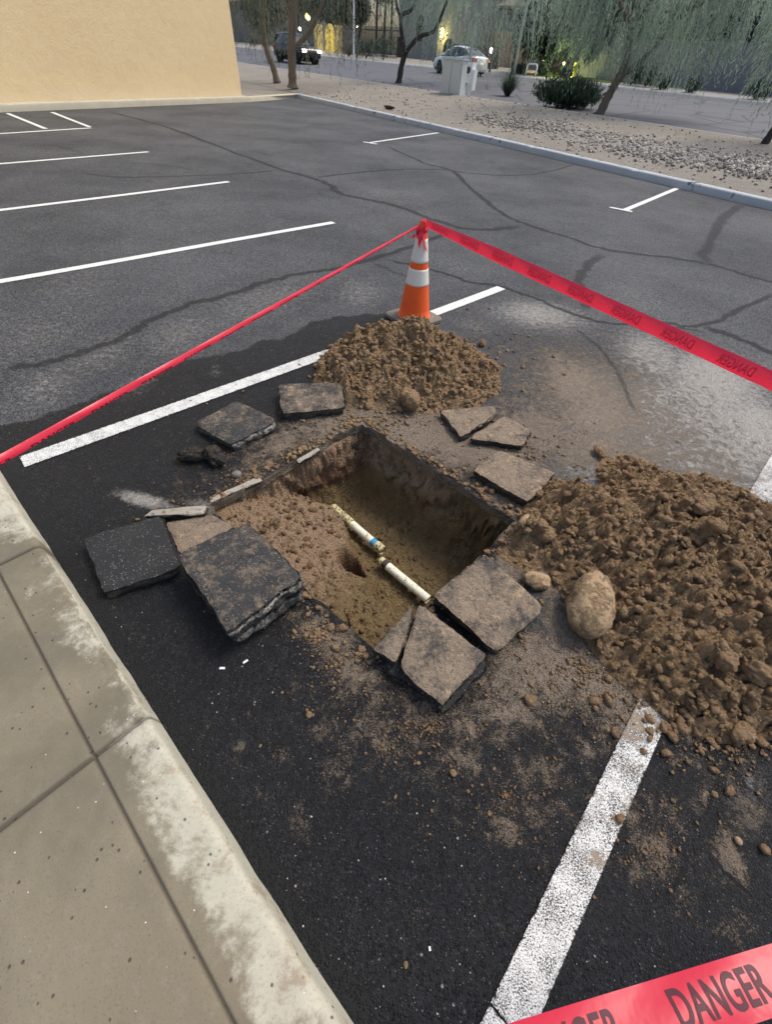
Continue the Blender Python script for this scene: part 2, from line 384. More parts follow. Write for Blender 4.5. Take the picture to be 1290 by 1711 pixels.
PALEB = [(1255, 1330, 60, .40, 1.8, 80), (1215, 1450, 16, .50, 2.4, 55), (1190, 640, 80, .75, 1.6, 20), (1150, 710, 110, 1.0, 1.7, 20), (1030, 700, 90, .7, 1.6, 20), (1260, 720, 70, .9, 1.2, 60), (1090, 600, 60, .6, 1.6, 30), (1000, 660, 80, .6, 1.6, 30), (900, 525, 34, .55, 3, 8), (800, 545, 18, .4, 3, 10), (1010, 770, 60, .6, 2, 5), (240, 835, 13, .75, 4.4, 14), (340, 845, 14, .55, 2.4, 10), (1290, 620, 50, .4, 1.4, 20), (960, 640, 70, .4, 1.8, 40),
         (80, 640, 60, .46, 1.6, -30), (170, 590, 50, .44, 2, -25), (450, 500, 50, .44, 2.6, -18), (600, 490, 40, .46, 1.6, 0), (300, 560, 60, .44, 1.8, -20), (130, 470, 60, .36, 2, -10), (650, 330, 50, .34, 3, 10), (1000, 330, 60, .3, 2, 20), (1060, 490, 60, .36, 2, 20), (60, 560, 80, .36, 2, -20), (230, 640, 30, .4, 2, -30), (400, 210, 30, .34, 4, 6), (500, 250, 26, .3, 4, 12), (820, 420, 40, .3, 2, 20), (1150, 380, 40, .3, 2, 20), (360, 620, 14, .4, 1.3, 90),
         (400, 1245, 12, .5, 1.6, -40), (650, 262, 26, .2, 4, 8), (60, 380, 20, .3, 3, -6), (100, 420, 16, .3, 3, -10)]
def ground_attrs(X, Y):
    seal = sst(.10, -.10, sdf_poly(X, Y, SEALP)+.16*(fbm(X*4, Y*4, 4, 3)-.5))
    # the joint in the lower right: beyond it the mat is older
    soil = blobs(X, Y, SOILB)*1.25; pale = blobs(X, Y, [(q_[0], q_[1], q_[2], q_[3]*(1.35 if q_[3] >= .55 else .95))+tuple(q_[4:]) for q_ in PALEB])
    film = blobs(X, Y, [(950, 1150, 230, .40, 1.3, 10), (650, 1190, 150, .36, 1.5, 20), (900, 1330, 130, .34, 1.4, 0), (990, 665, 150, .80, 1.7, 25), (1120, 740, 100, .62, 1.7, 20), (870, 700, 80, .7, 1.6, 20), (470, 760, 110, .36, 1.9, -25), (1110, 1400, 110, .36, 1.4, 60), (1200, 1270, 90, .38, 1.3, 0)]); soil = np.maximum(soil, film)+.12*film
    return {'seal': seal, 'soil': soil, 'pale': pale}
def Z0(X): return np.zeros(X.shape)

# ------------------------------------------------------------------ the parking lot, with the cut opening
HU0, HU1, HV0, HV1 = .50, 1.50, .42, 1.52
def axis(lo, hi, a, b, step, grow=1.13):
    mid = list(np.linspace(a, b, int(round((b-a)/step))+1)); l = []; x = a; s = step
    while x > lo: s *= grow; x -= s; l.append(x)
    r = []; x = b; s = step
    while x < hi: s *= grow; x += s; r.append(x)
    return np.array(l[::-1]+mid+r)
def hole_warp(U, V):
    """the cut is not quite square and its edge is ragged"""
    d = np.maximum(np.maximum(HU0-U, U-HU1), np.maximum(HV0-V, V-HV1)); f = np.exp(-np.maximum(d, 0)/.12)
    inn = np.clip(1-np.abs(d)/.03, 0, 1)
    a = np.clip((U-HU0)/(HU1-HU0), 0, 1); b = np.clip((V-HV0)/(HV1-HV0), 0, 1)
    du = (-.035*(1-a)*b+.03*(1-a)*(1-b))*f; dv = 0
    j = (fbm(U*14, V*14, 3, 40)-.5)*.05; k = (fbm(U*14+50, V*14, 3, 41)-.5)*.05
    rag = inn*np.where(V > HV1-.05, 1.2, .55)
    return U+du+j*rag, V+dv+k*rag
ua = axis(-.16, 75, -.05, 2.6, .02, 1.09); ub = axis(-75, 60, -.9, 2.6, .02, 1.09)
# snap grid lines onto the cut
for arr, vals in ((ua, (HU0, HU1)), (ub, (HV0, HV1))):
    for t in vals: arr[np.argmin(abs(arr-t))] = t
UU, VV = np.meshgrid(ua, ub, indexing='ij')
UW, VW = hole_warp(UU, VV)
X, Y = uv2w(UW, VW)
Zg = (fbm(X*.7, Y*.7, 3, 2)-.5)*.010*np.exp(-((X**2+Y**2)/60))
cellu = (UU[:-1, :-1]+UU[1:, 1:])/2; cellv = (VV[:-1, :-1]+VV[1:, 1:])/2
keep = ~((cellu > HU0) & (cellu < HU1) & (cellv > HV0) & (cellv < HV1))
# cut away everything beyond the far kerb and the yellow wall
FCa, FCb = at(497, 164), at(1290, 352)
fd = (FCb-FCa); fd.z = 0; fd.normalize(); fn = Vector((-fd.y, fd.x, 0))      # fn points away from the lot
if fn.y < 0: fn = -fn
cx_, cy_ = (X[:-1, :-1]+X[1:, 1:])/2, (Y[:-1, :-1]+Y[1:, 1:])/2
keep &= ((cx_-FCa.x)*fn.x+(cy_-FCa.y)*fn.y) < 3.0
keep &= (np.hypot(cx_, cy_) < 75)
F = grid_faces(*X.shape)[keep.ravel()]
FL = [tuple(r) for r in F]
Vall = np.stack([X, Y, Zg], -1).reshape(-1, 3)
nu, nv = X.shape
att = ground_attrs(X.ravel(), Y.ravel()); att['crack'] = np.zeros(X.size); att['cstr'] = np.zeros(X.size)
asph = struct('parking_lot', Vall, ASPH, faces=F, smooth=True, attrs=att)
# the cut face of the asphalt layer
iu0, iu1 = int(np.argmin(abs(ua-HU0))), int(np.argmin(abs(ua-HU1))); iv0, iv1 = int(np.argmin(abs(ub-HV0))), int(np.argmin(abs(ub-HV1)))
loop = [(i, iv0) for i in range(iu0, iu1)]+[(iu1, j) for j in range(iv0, iv1)]+[(i, iv1) for i in range(iu1, iu0, -1)]+[(iu0, j) for j in range(iv1, iv0, -1)]
LP = np.array([[X[i, j], Y[i, j], Zg[i, j]] for i, j in loop]); LUV = np.array([[UU[i, j], VV[i, j]] for i, j in loop])
SLAB_CUT = make_slab('cut_edge_material', .6, 0, 3)
rings = []
cen = LP.mean(0)
for k, dz in enumerate((0, -.005, -.014, -.026, -.038, -.05)):
    r = LP.copy(); r[:, 2] += dz
    o_ = (r-cen); o_[:, 2] = 0; o_ /= np.linalg.norm(o_, axis=1)[:, None]
    w = (fbm(LUV[:, 0]*30+k*3.3, LUV[:, 1]*30, 3, 60)-.5)*.022*(k > 0)-(.002 if k else 0)
    r += o_*w[:, None]; rings.append(r)
RV = np.concatenate(rings); nl = len(LP); cf = []
for k in range(5):
    for i in range(nl): cf.append((k*nl+i, k*nl+(i+1) % nl, (k+1)*nl+(i+1) % nl, (k+1)*nl+i))
chip = np.tile(np.where(LUV[:, 1] > HV1-.03, np.clip((fbm(LUV[:, 0]*9, LUV[:, 1]*9, 2, 8)-.45)*4, 0, .6)*(LUV[:, 0] < 1.25), .05), 6)
struct('cut_pavement_edge', RV, SLAB_CUT, faces=cf, smooth=True, attrs={'side': np.full(len(RV), .42), 'chip': chip})

# ------------------------------------------------------------------ the pit
g = .0075
pu = np.arange(HU0-.10, HU1+.10, g); pv = np.arange(HV0-.10, HV1+.10, g)
PU, PV = np.meshgrid(pu, pv, indexing='ij')
DEEP = [(1.50, 1.53), (1.52, .40), (.86, .40), (.80, .56), (.75, .70), (.80, .86), (.88, .97), (.93, 1.10), (.97, 1.25), (.93, 1.38), (.86, 1.53)]
wob = (fbm(PU*7, PV*7, 4, 21)-.5)*.09
dd = sdf_poly(PU, PV, DEEP)+wob
dwall = np.minimum(np.minimum(HU1+.02-PU, PV-HV0+.02), HV1+.02-PV)         # distance in from the straight cut walls
slope = np.clip((-dd)/.115, 0, 1)
floor = -.44-.02*fbm(PU*4, PV*4, 3, 5)
depth_in = sst(0, 1, slope)
shelf = -.055-.10*sst(0, .30, PU-HU0)*sst(.40, .0, dd)-.03*fbm(PU*9, PV*9, 4, 6)
# shelf stays high by the stacked slabs, sinks towards the lower corner
shelf = shelf-.05*sst(1.05, .75, PV)
z = shelf*(1-depth_in)+floor*depth_in
# straight walls: steeper than the bank
wallt = sst(0, .075, dwall+(fbm(PU*12, PV*12, 3, 9)-.5)*.03)
wz = -.055*(1-wallt)+floor*wallt
z = np.where(dwall < .13, np.maximum(z, wz), z)
# cavity under the bank
cu, cv = w2uv(*at(588, 936, -.20)[:2])
z -= .26*np.exp(-(((PU-cu)/.052)**2+((PV-cv)/.07)**2)**2.2)
# clods and crumbs in relief
rel = .022*chunks(PU*13, PV*13, 3)*(fbm(PU*5, PV*5, 2, 77)*1.5-.1)+.011*chunks(PU*30, PV*30, 4)
rel += .018*(fbm(PU*20, PV*20, 4, 12)-.5)+.012*(fbm(PU*60, PV*60, 3, 13)-.5)
edge_in = np.minimum(dwall, PU-HU0)
z += rel*sst(-.02, .06, edge_in)
under = (PU < HU0-.015) | (dwall < -.02+.02)
z = np.where(edge_in < -.002, np.minimum(z, -.03), z)
z = np.minimum(z, -.012+np.where(edge_in < .03, -.02, 0))
PX, PY = uv2w(PU, PV)
wf = np.exp(-((dwall-.03)/.05)**2)*sst(-.03, -.10, z)
uw = np.where(HU1+.02-PU < .14, 1., 0.)*wf; vw = np.where(HV1+.02-PV < .14, 1., 0.)*wf
mu = -.045*(chunks(PV*11, z*11, 51)-.3)*uw-.02*(fbm(PV*40, z*40, 3, 52)-.5)*uw; mv = -.045*(chunks(PU*11, z*11, 53)-.3)*vw-.02*(fbm(PU*40, z*40, 3, 54)-.5)*vw
PX, PY = uv2w(PU+mu, PV+mv)
nn1 = (fbm(PU*25, PV*25, 3, 31)-.5)*.02; nn2 = (fbm(PU*25, PV*25, 3, 32)-.5)*.02
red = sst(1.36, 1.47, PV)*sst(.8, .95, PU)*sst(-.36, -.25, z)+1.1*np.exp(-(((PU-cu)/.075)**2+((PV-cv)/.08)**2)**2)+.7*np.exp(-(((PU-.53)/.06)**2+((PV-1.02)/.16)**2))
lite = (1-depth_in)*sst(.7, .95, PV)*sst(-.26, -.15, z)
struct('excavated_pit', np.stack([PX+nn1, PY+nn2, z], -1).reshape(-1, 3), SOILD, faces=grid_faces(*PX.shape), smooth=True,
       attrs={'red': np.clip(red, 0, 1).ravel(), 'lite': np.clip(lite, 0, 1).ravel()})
def pit_z(x, y):
    u, v = w2uv(x, y); i = int(round((u-pu[0])/g)); j = int(round((v-pv[0])/g))
    if 0 <= i < len(pu) and 0 <= j < len(pv): return float(z_pit[i, j])
    return 0.0
z_pit = z.copy()

# ------------------------------------------------------------------ markings and joints on the lot
def quad_strip(name, P0, P1, w0, w1=None, n=60, mat=PAINT, lift=.004, wear=.5, label=None, m=7, extra=None):
    """painted line: P0..P1 ground points, width w"""
    P0, P1 = Vector(P0), Vector(P1); d = P1-P0; L = d.length; d.normalize(); s = Vector((-d.y, d.x, 0)); w1 = w1 or w0
    V_, A = [], []
    for i in range(n+1):
        t = i/n; p = P0+d*L*t; w = w0+(w1-w0)*t
        for j in range(m):
            k = j/(m-1)*2-1; q = p+s*w/2*k; V_.append((q.x, q.y)); A.append(min(1-abs(k), t*L/(w*.5), (1-t)*L/(w*.5)))
    V_ = np.array(V_); zz = (fbm(V_[:, 0]*.7, V_[:, 1]*.7, 3, 2)-.5)*.010*np.exp(-((V_[:, 0]**2+V_[:, 1]**2)/60))+lift
    a = ground_attrs(V_[:, 0], V_[:, 1]); a['edge'] = np.array(A)+.12; a['crack'] = np.zeros(len(V_)); a['cstr'] = a['crack']
    a['wear'] = np.full(len(V_), wear) if not callable(wear) else wear(V_)
    return struct(name, np.column_stack([V_, zz]), mat, faces=grid_faces(n+1, m), smooth=True, attrs=a)
def pline(a, b, w, **k): return quad_strip('painted_line', at(*a), at(*b), w, **k)
pline((36, 772), (600, 572), .105, n=140, wear=.55)
pline((716, 527), (838, 481), .105, n=60, wear=.2)
pline((849, 1711), (1108, 1150), .100, n=160, wear=.66)
pline((1243, 880), (1420, 560), .105, n=90, wear=.8)
q0 = at(849, 1711); q1 = at(1108, 1150); dq = (q0-q1).normalized()
quad_strip('painted_line', q0+dq*.004, q0+dq*.6, .100, n=20, wear=.5)
pline((-420, 545), (558, 372), .10, n=120, wear=.1)
pline((-420, 404), (382, 304), .10, n=100, wear=.1)
pline((-420, 308), (248, 254), .10, n=60, wear=.1)
pline((-420, 250), (152, 214), .10, n=60, wear=.1)
pline((86, 188), (150, 213), .10, n=30, wear=.1, lift=.008)
pline((12, 190), (76, 216), .10, n=30, wear=.1, lift=.008)
pline((-70, 194), (-6, 219), .10, n=30, wear=.1, lift=.008)
pline((733, 222), (615, 239), .10, n=30, wear=.1); pline((607, 237.5), (630, 241.5), .10, n=10, wear=.1, lift=.008)
pline((1132, 315), (1043, 352), .10, n=30, wear=.1); pline((1019, 347), (1057, 354.5), .10, n=10, wear=.1, lift=.008)

def dark_strip(pts, w, st=.85, lift=.010, n_per=14, jag=.25):
    P = [at(*p) for p in pts]
    out = []
    for i in range(len(P)-1):
        a, b = P[max(i-1, 0)], P[i]; c, d = P[i+1], P[min(i+2, len(P)-1)]
        for k in range(n_per):
            t = k/n_per
            out.append(.5*((2*b)+(-a+c)*t+(2*a-5*b+4*c-d)*t*t+(-a+3*b-3*c+d)*t**3))
    out.append(P[-1])
    V_, E_, C_ = [], [], []
    n = len(out)
    for i, p in enumerate(out):
        d = (out[min(i+1, n-1)]-out[max(i-1, 0)]).normalized(); s = Vector((-d.y, d.x, 0))
        wob = (float(fbm(np.array([i*.35]), np.array([pts[0][0]*.1]), 3, 5)[0])-.5)*w*2*jag*2
        ww = w*(.75+.5*float(vn(np.array([i*.21]), np.array([pts[0][1]*.3]), 8)[0]))
        for j in range(5):
            k = j/2-1; q = p+s*(ww*k+wob); V_.append((q.x, q.y)); C_.append(1-abs(k)); E_.append(st*min(1, (i+1)/6, (n-i)/6))
    V_ = np.array(V_)
    zz = (fbm(V_[:, 0]*.7, V_[:, 1]*.7, 3, 2)-.5)*.010*np.exp(-((V_[:, 0]**2+V_[:, 1]**2)/60))+lift*np.array(C_)**.5*.3-.001
    a = ground_attrs(V_[:, 0], V_[:, 1]); a['crack'] = np.array(C_); a['cstr'] = np.array(E_)
    struct('crack_and_kerb_strip', np.column_stack([V_, zz]), ASPH, faces=grid_faces(n, 5), smooth=True, attrs=a)
for pts, w, st in [
    ([(178, 186), (267, 209), (372, 248), (469, 283), (500, 291), (543, 305), (573, 324), (653, 342), (720, 366), (763, 379), (810, 384), (870, 379)], .10, .75),
    ([(530, 297), (592, 289), (671, 283), (745, 284), (788, 290), (861, 293), (916, 287), (959, 275)], .08, .7),
    ([(647, 244), (708, 272), (745, 281), (769, 296), (800, 327), (843, 358), (880, 375), (941, 394), (1008, 416), (1082, 426), (1180, 440), (1235, 456), (1310, 477)], .085, .8),
    ([(1238, 340), (1204, 370), (1180, 413), (1183, 442)], .13, .7), ([(1005, 424), (978, 449), (968, 474), (976, 494), (985, 520)], .10, .7),
    ([(647, 434), (720, 450), (788, 471), (843, 480), (892, 498), (947, 520), (1020, 541), (1112, 540), (1150, 546), (1204, 535), (1235, 517), (1300, 490)], .055, .8),
    ([(1174, 545), (1235, 566), (1310, 600)], .09, .85), ([(11, 614), (73, 608), (134, 589), (212, 561), (251, 536), (312, 511), (391, 489), (474, 464), (558, 450), (608, 436), (692, 411), (763, 384)], .075, .75),
    ([(620, 438), (680, 464), (700, 480)], .05, .5), ([(136, 289), (202, 296), (310, 294), (388, 291), (469, 284)], .09, .5), ([(200, 272), (270, 275), (330, 285)], .08, .3),
    ([(60, 243), (100, 245), (140, 258)], .09, .3), ([(960, 545), (1010, 590), (1040, 640), (1060, 690)], .03, .5),
    ([(1060, 545), (1090, 556), (1130, 548), (1180, 556)], .04, .7)]:
    dark_strip(pts, w, st)
for pts, w in [([(1222, 1238), (1206, 1300), (1185, 1351), (1166, 1406), (1139, 1466), (1084, 1534), (1020, 1607), (985, 1645)], .014), ([(1168, 1408), (1195, 1440), (1226, 1470), (1290, 1534), (1330, 1570)], .012)]:
    dark_strip(pts, w, 1.0, jag=.5)

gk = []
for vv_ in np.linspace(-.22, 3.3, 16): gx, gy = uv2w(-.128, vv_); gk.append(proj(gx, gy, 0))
dark_strip(gk, .045, 1.0, jag=.15, lift=.006)  # plain dark strip laid on the asphalt along the foot of the near kerb

# ------------------------------------------------------------------ near sidewalk
KH = .09; N0 = -.155
def make_concrete():
    n = N('sidewalk_concrete_material', .9, .3); v = n.pos
    col = n.mix(n.noise(3, 6, .65, v), (.180, .157, .106), (.248, .220, .155))
    col = n.mix(n.mr(n.noise(40, 4, .7, v), .5, .8, 0, .5), col, (.27, .25, .21))
    col = n.mix(n.mr(n.noise(1.3, 5, .7, v), .42, .62, 0, .6), col, (.128, .116, .088)); col = n.mix(n.mr(n.noise(210, 2, .6, v), .55, .7, 0, .5), col, (.12, .11, .09))
    p = n.attr('pale')
    pf = n.mr(n.ma('ADD', p, n.ma('MULTIPLY_ADD', n.noise(8, 8, .75, v), 2.0, -1.0)), .40, .85)
    col = n.mix(n.ma('MULTIPLY', pf, n.mr(n.noise(130, 3, .7, v), .25, .5, .55, 1)), col, n.mix(n.noise(22, 5, .7, v), (.36, .345, .27), (.58, .57, .47)))
    rb = n.mr(n.noise(11, 6, .75, v), .50, .68)
    col = n.mix(n.ma('MULTIPLY', n.ma('MULTIPLY', rb, pf), .6), col, (.21, .145, .085))
    vd = n.vor(42, vec=v); vc = n.sep(n.vor(42, vec=v, out='Color'))
    pit = n.ma('MULTIPLY', n.mr(vd, .20, .10), n.mr(vc[0], .78, .84))
    col = n.mix(n.ma('MULTIPLY', pit, .75), col, (.05, .045, .04))
    vd2 = n.vor(75, vec=v); vc2 = n.sep(n.vor(75, vec=v, out='Color'))
    col = n.mix(n.ma('MULTIPLY', n.mr(vd2, .16, .08), n.mr(vc2[0], .95, .97)), col, (.75, .73, .68))
    g_ = n.attr('groove'); col = n.mix(n.ma('MULTIPLY', g_, .8), col, (.06, .05, .04))
    h = n.ma('SUBTRACT', n.ma('ADD', n.ma('MULTIPLY', n.noise(160, 4, .7, v), .4), n.ma('MULTIPLY', n.noise(30, 4, .6, v), .5)), n.ma('MULTIPLY', pit, 1.2))
    return n.out(col, nrm=n.bump(h, .55, .005))
CONC = make_concrete()
# profile across the kerb: u from outside in; joints are real grooves
GU = w2uv(*at(155, 1262, KH)[:2])[0]
JV = w2uv(*at(250, 1192, KH)[:2])[1]
JV2 = w2uv(*at(75, 905, KH)[:2])[1]
us = sorted(set([round(x, 4) for x in list(np.linspace(N0-.03, GU+.012, 34))+[GU-.009, GU-.006, GU-.003, GU, GU+.003, GU+.006, GU+.009]+list(np.linspace(GU-.03, -1.6, 50))+[-3, -8, -20]]), reverse=True)
us = [u for u in us if u <= N0-.03]
prof = [(N0+.004, -.03), (N0, .0), (N0-.004, .03), (N0-.007, .058), (N0-.010, KH-.016), (N0-.014, KH-.007), (N0-.021, KH-.002)]
vs_ = sorted(set([round(x, 4) for x in list(np.linspace(-1.2, 3.4, 240))+[j+o for j in (JV, JV2, JV-1.52) for o in (-.012, -.009, -.005, 0, .005, .009, .012)]+[-2, -6, -20, 5, 8, 20]]))
rowsU = [p[0] for p in prof]+us; baseZ = [p[1] for p in prof]+[KH]*len(us)
SU, SV = np.meshgrid(np.array(rowsU), np.array(vs_), indexing='ij'); SZ = np.repeat(np.array(baseZ)[:, None], len(vs_), 1)
gro = np.exp(-((SU-GU)/.0045)**2)*(SZ > KH-.01); gj = np.zeros(SU.shape)
for j in (JV, JV2, JV-1.52): gj = np.maximum(gj, np.exp(-((SV-j)/.0065)**2))
SZ = SZ-.007*gro-.014*gj*(SZ > KH-.02)
SZ += (fbm(SU*3, SV*3, 3, 71)-.5)*.006
# chipped arris
near = np.exp(-((SU-N0+.008)/.03)**2); chipn = np.clip(fbm(SU*20, SV*20, 3, 72)-.55, 0, 1)*.06
SZ -= near*chipn*(SZ > .03)
SUj = SU+(fbm(SV*9, SV*0+.5, 4, 73)-.5)*.008*np.exp(-np.abs(SU-N0)/.05)
pal = np.exp(-np.maximum(N0-SU, 0)/.16)*1.0+(SZ < KH-.012)*.6
jy = sst(JV+.02, JV-.05, SV); pal = pal*(.62+.42*jy)+.06*jy*(SU > GU)
pal += .42*np.exp(-((SV-(JV2+.35))/.28)**2)*(SU > GU-.3)
pal += .55*np.exp(-np.abs(SV-JV-.012)/.02)*(SU < GU)*(fbm(SU*6, SV*6, 3, 75) > .5)
pal += .35*blobs(*[np.array(a) for a in uv2w(SU, SV)], [(40, 1400, 26, 1, 2.4, -35)])
pal *= (1-.9*np.exp(-((SV-JV2)/.05)**2))
pal *= sst(GU+.0, GU+.05, SU)*.9+.1
SXx, SYy = uv2w(SUj, SV)
sidewalk = struct('sidewalk', np.stack([SXx, SYy, SZ], -1).reshape(-1, 3), CONC, faces=grid_faces(*SU.shape), smooth=True,
                  attrs={'pale': np.clip(pal, 0, 1.2).ravel(), 'groove': np.clip(np.maximum(gro, gj*1.1), 0, 1).ravel()})

# ------------------------------------------------------------------ soil heaps
def heap(name, cx, cy, R, Hh, label, seed, asp=1.0, ang=0.0, power=1.3, peaks=(), gs=.0085, cut=None, clod=1.0):
    n = int(2*R*1.25*max(asp, 1)/gs); ax = (np.arange(n)-n/2)*gs
    A, B = np.meshgrid(ax, ax, indexing='ij')
    ca, sa = math.cos(ang), math.sin(ang)
    a = (A*ca+B*sa)/asp; b = (-A*sa+B*ca)
    r = np.hypot(a, b)/R
    r = r+(fbm(A*3/R*.4+seed, B*3/R*.4, 3, seed)-.5)*.55
    h = Hh*np.clip(1-np.clip(r, 0, 2)**power, -1, 1)
    for (qx, qy, qr, qh) in peaks:
        d = np.hypot(A+cx-qx, B+cy-qy)/qr; e_ = qh*np.exp(-d*d*1.6); h = np.where(h > 0, h+e_*.8, np.maximum(h, e_*1.25-.02))
    m_ = sst(-.05*Hh, .18*Hh, h)
    for sc, amp, s in ((8, .034, 1), (15, .025, 2), (29, .020, 3), (56, .013, 4)):
        h = h+clod*amp*(chunks((A+cx)*sc, (B+cy)*sc, seed+s)*(fbm(A*sc*.35, B*sc*.35, 2, seed+s+60)*1.6+.1)-.30)*m_
    h += (np.abs(fbm(A*9, B*9, 4, seed+8)-.5)*-.16+.02)*m_+(fbm(A*40, B*40, 4, seed+9)-.5)*.03*m_
    jx = (fbm(A*30, B*30, 3, seed+20)-.5)*.035*m_; jy_ = (fbm(A*30+7, B*30, 3, seed+21)-.5)*.035*m_
    Xh, Yh = A+cx+jx, B+cy+jy_
    k = h > -.004
    if cut is not None: k &= ~cut(A+cx, B+cy)
    h = np.where(k, np.maximum(h, .001), -.03)
    fk = k[:-1, :-1] | k[1:, :-1] | k[:-1, 1:] | k[1:, 1:]
    F_ = grid_faces(n, n)[fk.ravel()]
    V_ = np.stack([Xh, Yh, h], -1).reshape(-1, 3)
    used = np.unique(F_); mp = np.zeros(len(V_), int); mp[used] = np.arange(len(used))
    ob = mk(name, V_[used], mp[F_], SOIL, origin=(cx, cy, 0), smooth=True)
    tag(ob, label, 'dirt pile')
    def hz(x, y):
        i = int(round((x-cx)/gs+n/2)); j = int(round((y-cy)/gs+n/2))
        return max(0.0, float(h[i, j])) if 0 <= i < n and 0 <= j < n else 0.0
    return ob, hz
c1 = at(690, 630)
_, hz1 = heap('dirt_pile', c1.x-.01, c1.y+.10, .55, .34, 'crumbly brown dirt pile in front of the orange cone', 5, 1.12, math.radians(12), 1.15, gs=.0065)
c2 = at(1135, 945)
in_pit = lambda x, y: (lambda u, v: (u > HU0-.02) & (u < HU1+.03) & (v > HV0-.03) & (v < HV1))(*w2uv(x, y))
_, hz2 = heap('dirt_pile', c2.x, c2.y, .60, .26, 'large clumpy brown dirt pile on the right side of the pit', 17, 1.28, math.radians(62), 1.6,
              peaks=((at(1075, 850)[0], at(1075, 850)[1]-.08, .20, .07), (at(960, 870)[0], at(960, 870)[1], .22, .13), (at(885, 905)[0], at(885, 905)[1], .17, .09), (at(930, 835)[0], at(930, 835)[1], .14, .07), (at(1060, 800)[0], at(1060, 800)[1], .20, .08), (at(1290, 1100)[0], at(1290, 1100)[1], .2, .10)), cut=in_pit, clod=1.15)
def hz(x, y): return max(hz1(x, y), hz2(x, y))

# clod shapes
def ico(sub):
    bm = bmesh.new(); bmesh.ops.create_icosphere(bm, subdivisions=sub, radius=1)
    V_ = np.array([v.co[:] for v in bm.verts]); F_ = np.array([[v.index for v in f.verts] for f in bm.faces]); bm.free(); return V_, F_
IC1, IC2, IC4 = ico(1), ico(2), ico(4)
def rock_pts(base, rx, ry, rz, rough, seed, fr=1.7):
    V_ = base.copy(); s = seed*3.7
    d = 1+rough*((fbm(V_[:, 0]*fr+s, V_[:, 1]*fr+V_[:, 2]*1.3, 3, seed)-.5)*2+(fbm(V_[:, 2]*fr*2+s, V_[:, 0]*fr*2-V_[:, 1], 2, seed+3)-.5))
    V_ = V_*d[:, None]; return V_*np.array([rx, ry, rz])
def rotm(a, b, c):
    return np.array(Matrix.Rotation(a, 3, 'Z') @ Matrix.Rotation(b, 3, 'X') @ Matrix.Rotation(c, 3, 'Y'))
def scatter(name, spots, mat, label, cat, base=IC1, rough=.35, flat=.75, smooth=False, squash=True):
    VV_, FF_ = [], []; k = 0
    for i, (x, y, z_, r) in enumerate(spots):
        V_ = rock_pts(base[0], r*random.uniform(.7, 1.25), r*random.uniform(.7, 1.25), r*flat*random.uniform(.7, 1.2), rough, i % 97)
        V_ = V_ @ rotm(random.uniform(0, 6.3), random.uniform(-.6, .6), random.uniform(-.6, .6)).T
        VV_.append(V_+np.array([x, y, z_+r*.35])); FF_.append(base[1]+k); k += len(V_)
    ob = mk(name, np.concatenate(VV_), np.concatenate(FF_), mat, smooth=smooth); return tag(ob, label, cat, kind='stuff')
# crumbs on heaps
sp_ = []
for (c, R_, n_) in ((c1, .58, 4200), (c2, .85, 7000)):
    for _ in range(n_):
        a = random.uniform(0, 2*PI); r = R_*math.sqrt(random.random())*1.05
        x, y = c.x+math.cos(a)*r*1.15, c.y+math.sin(a)*r
        hh = hz(x, y); u, v = w2uv(x, y)
        if hh <= .004: continue
        if HU0 < u < HU1 and HV0 < v < HV1: continue
        s = .0022+.021*random.random()**3.4+(random.random()**16)*.022
        sp_.append((x, y, hh-.3*s, s))
scatter('dirt_clods', sp_, SOILC, 'loose dirt clods covering both brown dirt piles', 'dirt clods', IC1, .75, .7, False)
# fringe around the heaps, the pit and the open ground
sp_ = []
def fringe(n, cx, cy, rx, ry, ang, smin, smax, fall=1.0):
    for _ in range(n):
        a = random.uniform(0, 2*PI); r = abs(random.gauss(0, fall)); ca, sa = math.cos(math.radians(ang)), math.sin(math.radians(ang))
        dx, dy = math.cos(a)*r*rx, math.sin(a)*r*ry
        p = at(cx+dx*ca-dy*sa, cy+dx*sa+dy*ca); u, v = w2uv(p.x, p.y)
        if HU0-.01 < u < HU1+.01 and HV0-.01 < v < HV1+.01: continue
        if u < N0+.02 or p.y > 6: continue
        s = smin+(smax-smin)*random.random()**4
        sp_.append((p.x, p.y, hz(p.x, p.y)-.1*s, s))
fringe(500, 690, 645, 130, 45, 0, .003, .024); fringe(300, 790, 600, 40, 40, 30, .003, .018); fringe(260, 610, 705, 60, 18, 0, .003, .014)
fringe(800, 1090, 960, 230, 150, 20, .003, .020); fringe(500, 1150, 1190, 90, 50, 20, .003, .022); fringe(420, 880, 760, 120, 50, 25, .002, .012)
fringe(600, 980, 1120, 120, 60, 0, .002, .009); fringe(420, 720, 1220, 110, 60, 0, .002, .007); fringe(320, 560, 1110, 60, 60, 40, .002, .008); fringe(260, 500, 740, 70, 24, -25, .002, .008)
for _ in range(900):
    e_ = random.choice('abcd'); t_ = random.random(); o_ = abs(random.gauss(0, .035))+.004
    u_, v_ = {'a': (HU0-o_, HV0+t_*(HV1-HV0)), 'b': (HU1+o_, HV0+t_*(HV1-HV0)), 'c': (HU0+t_*(HU1-HU0), HV0-o_), 'd': (HU0+t_*(HU1-HU0), HV1+o_)}[e_]
    if e_ == 'a' and v_ > 1.0: continue
    x_, y_ = uv2w(u_, v_); s_ = .0025+.017*random.random()**3; sp_.append((x_, y_, hz(x_, y_)-.1*s_, s_))
fringe(260, 850, 1330, 120, 80, 0, .0015, .006); fringe(140, 1100, 1420, 70, 70, 0, .002, .007); fringe(260, 400, 800, 60, 20, -20, .002, .009); fringe(200, 1230, 1250, 60, 60, 0, .002, .012)
fringe(300, 980, 680, 110, 60, 20, .002, .008); fringe(160, 530, 1060, 20, 16, 0, .003, .010)
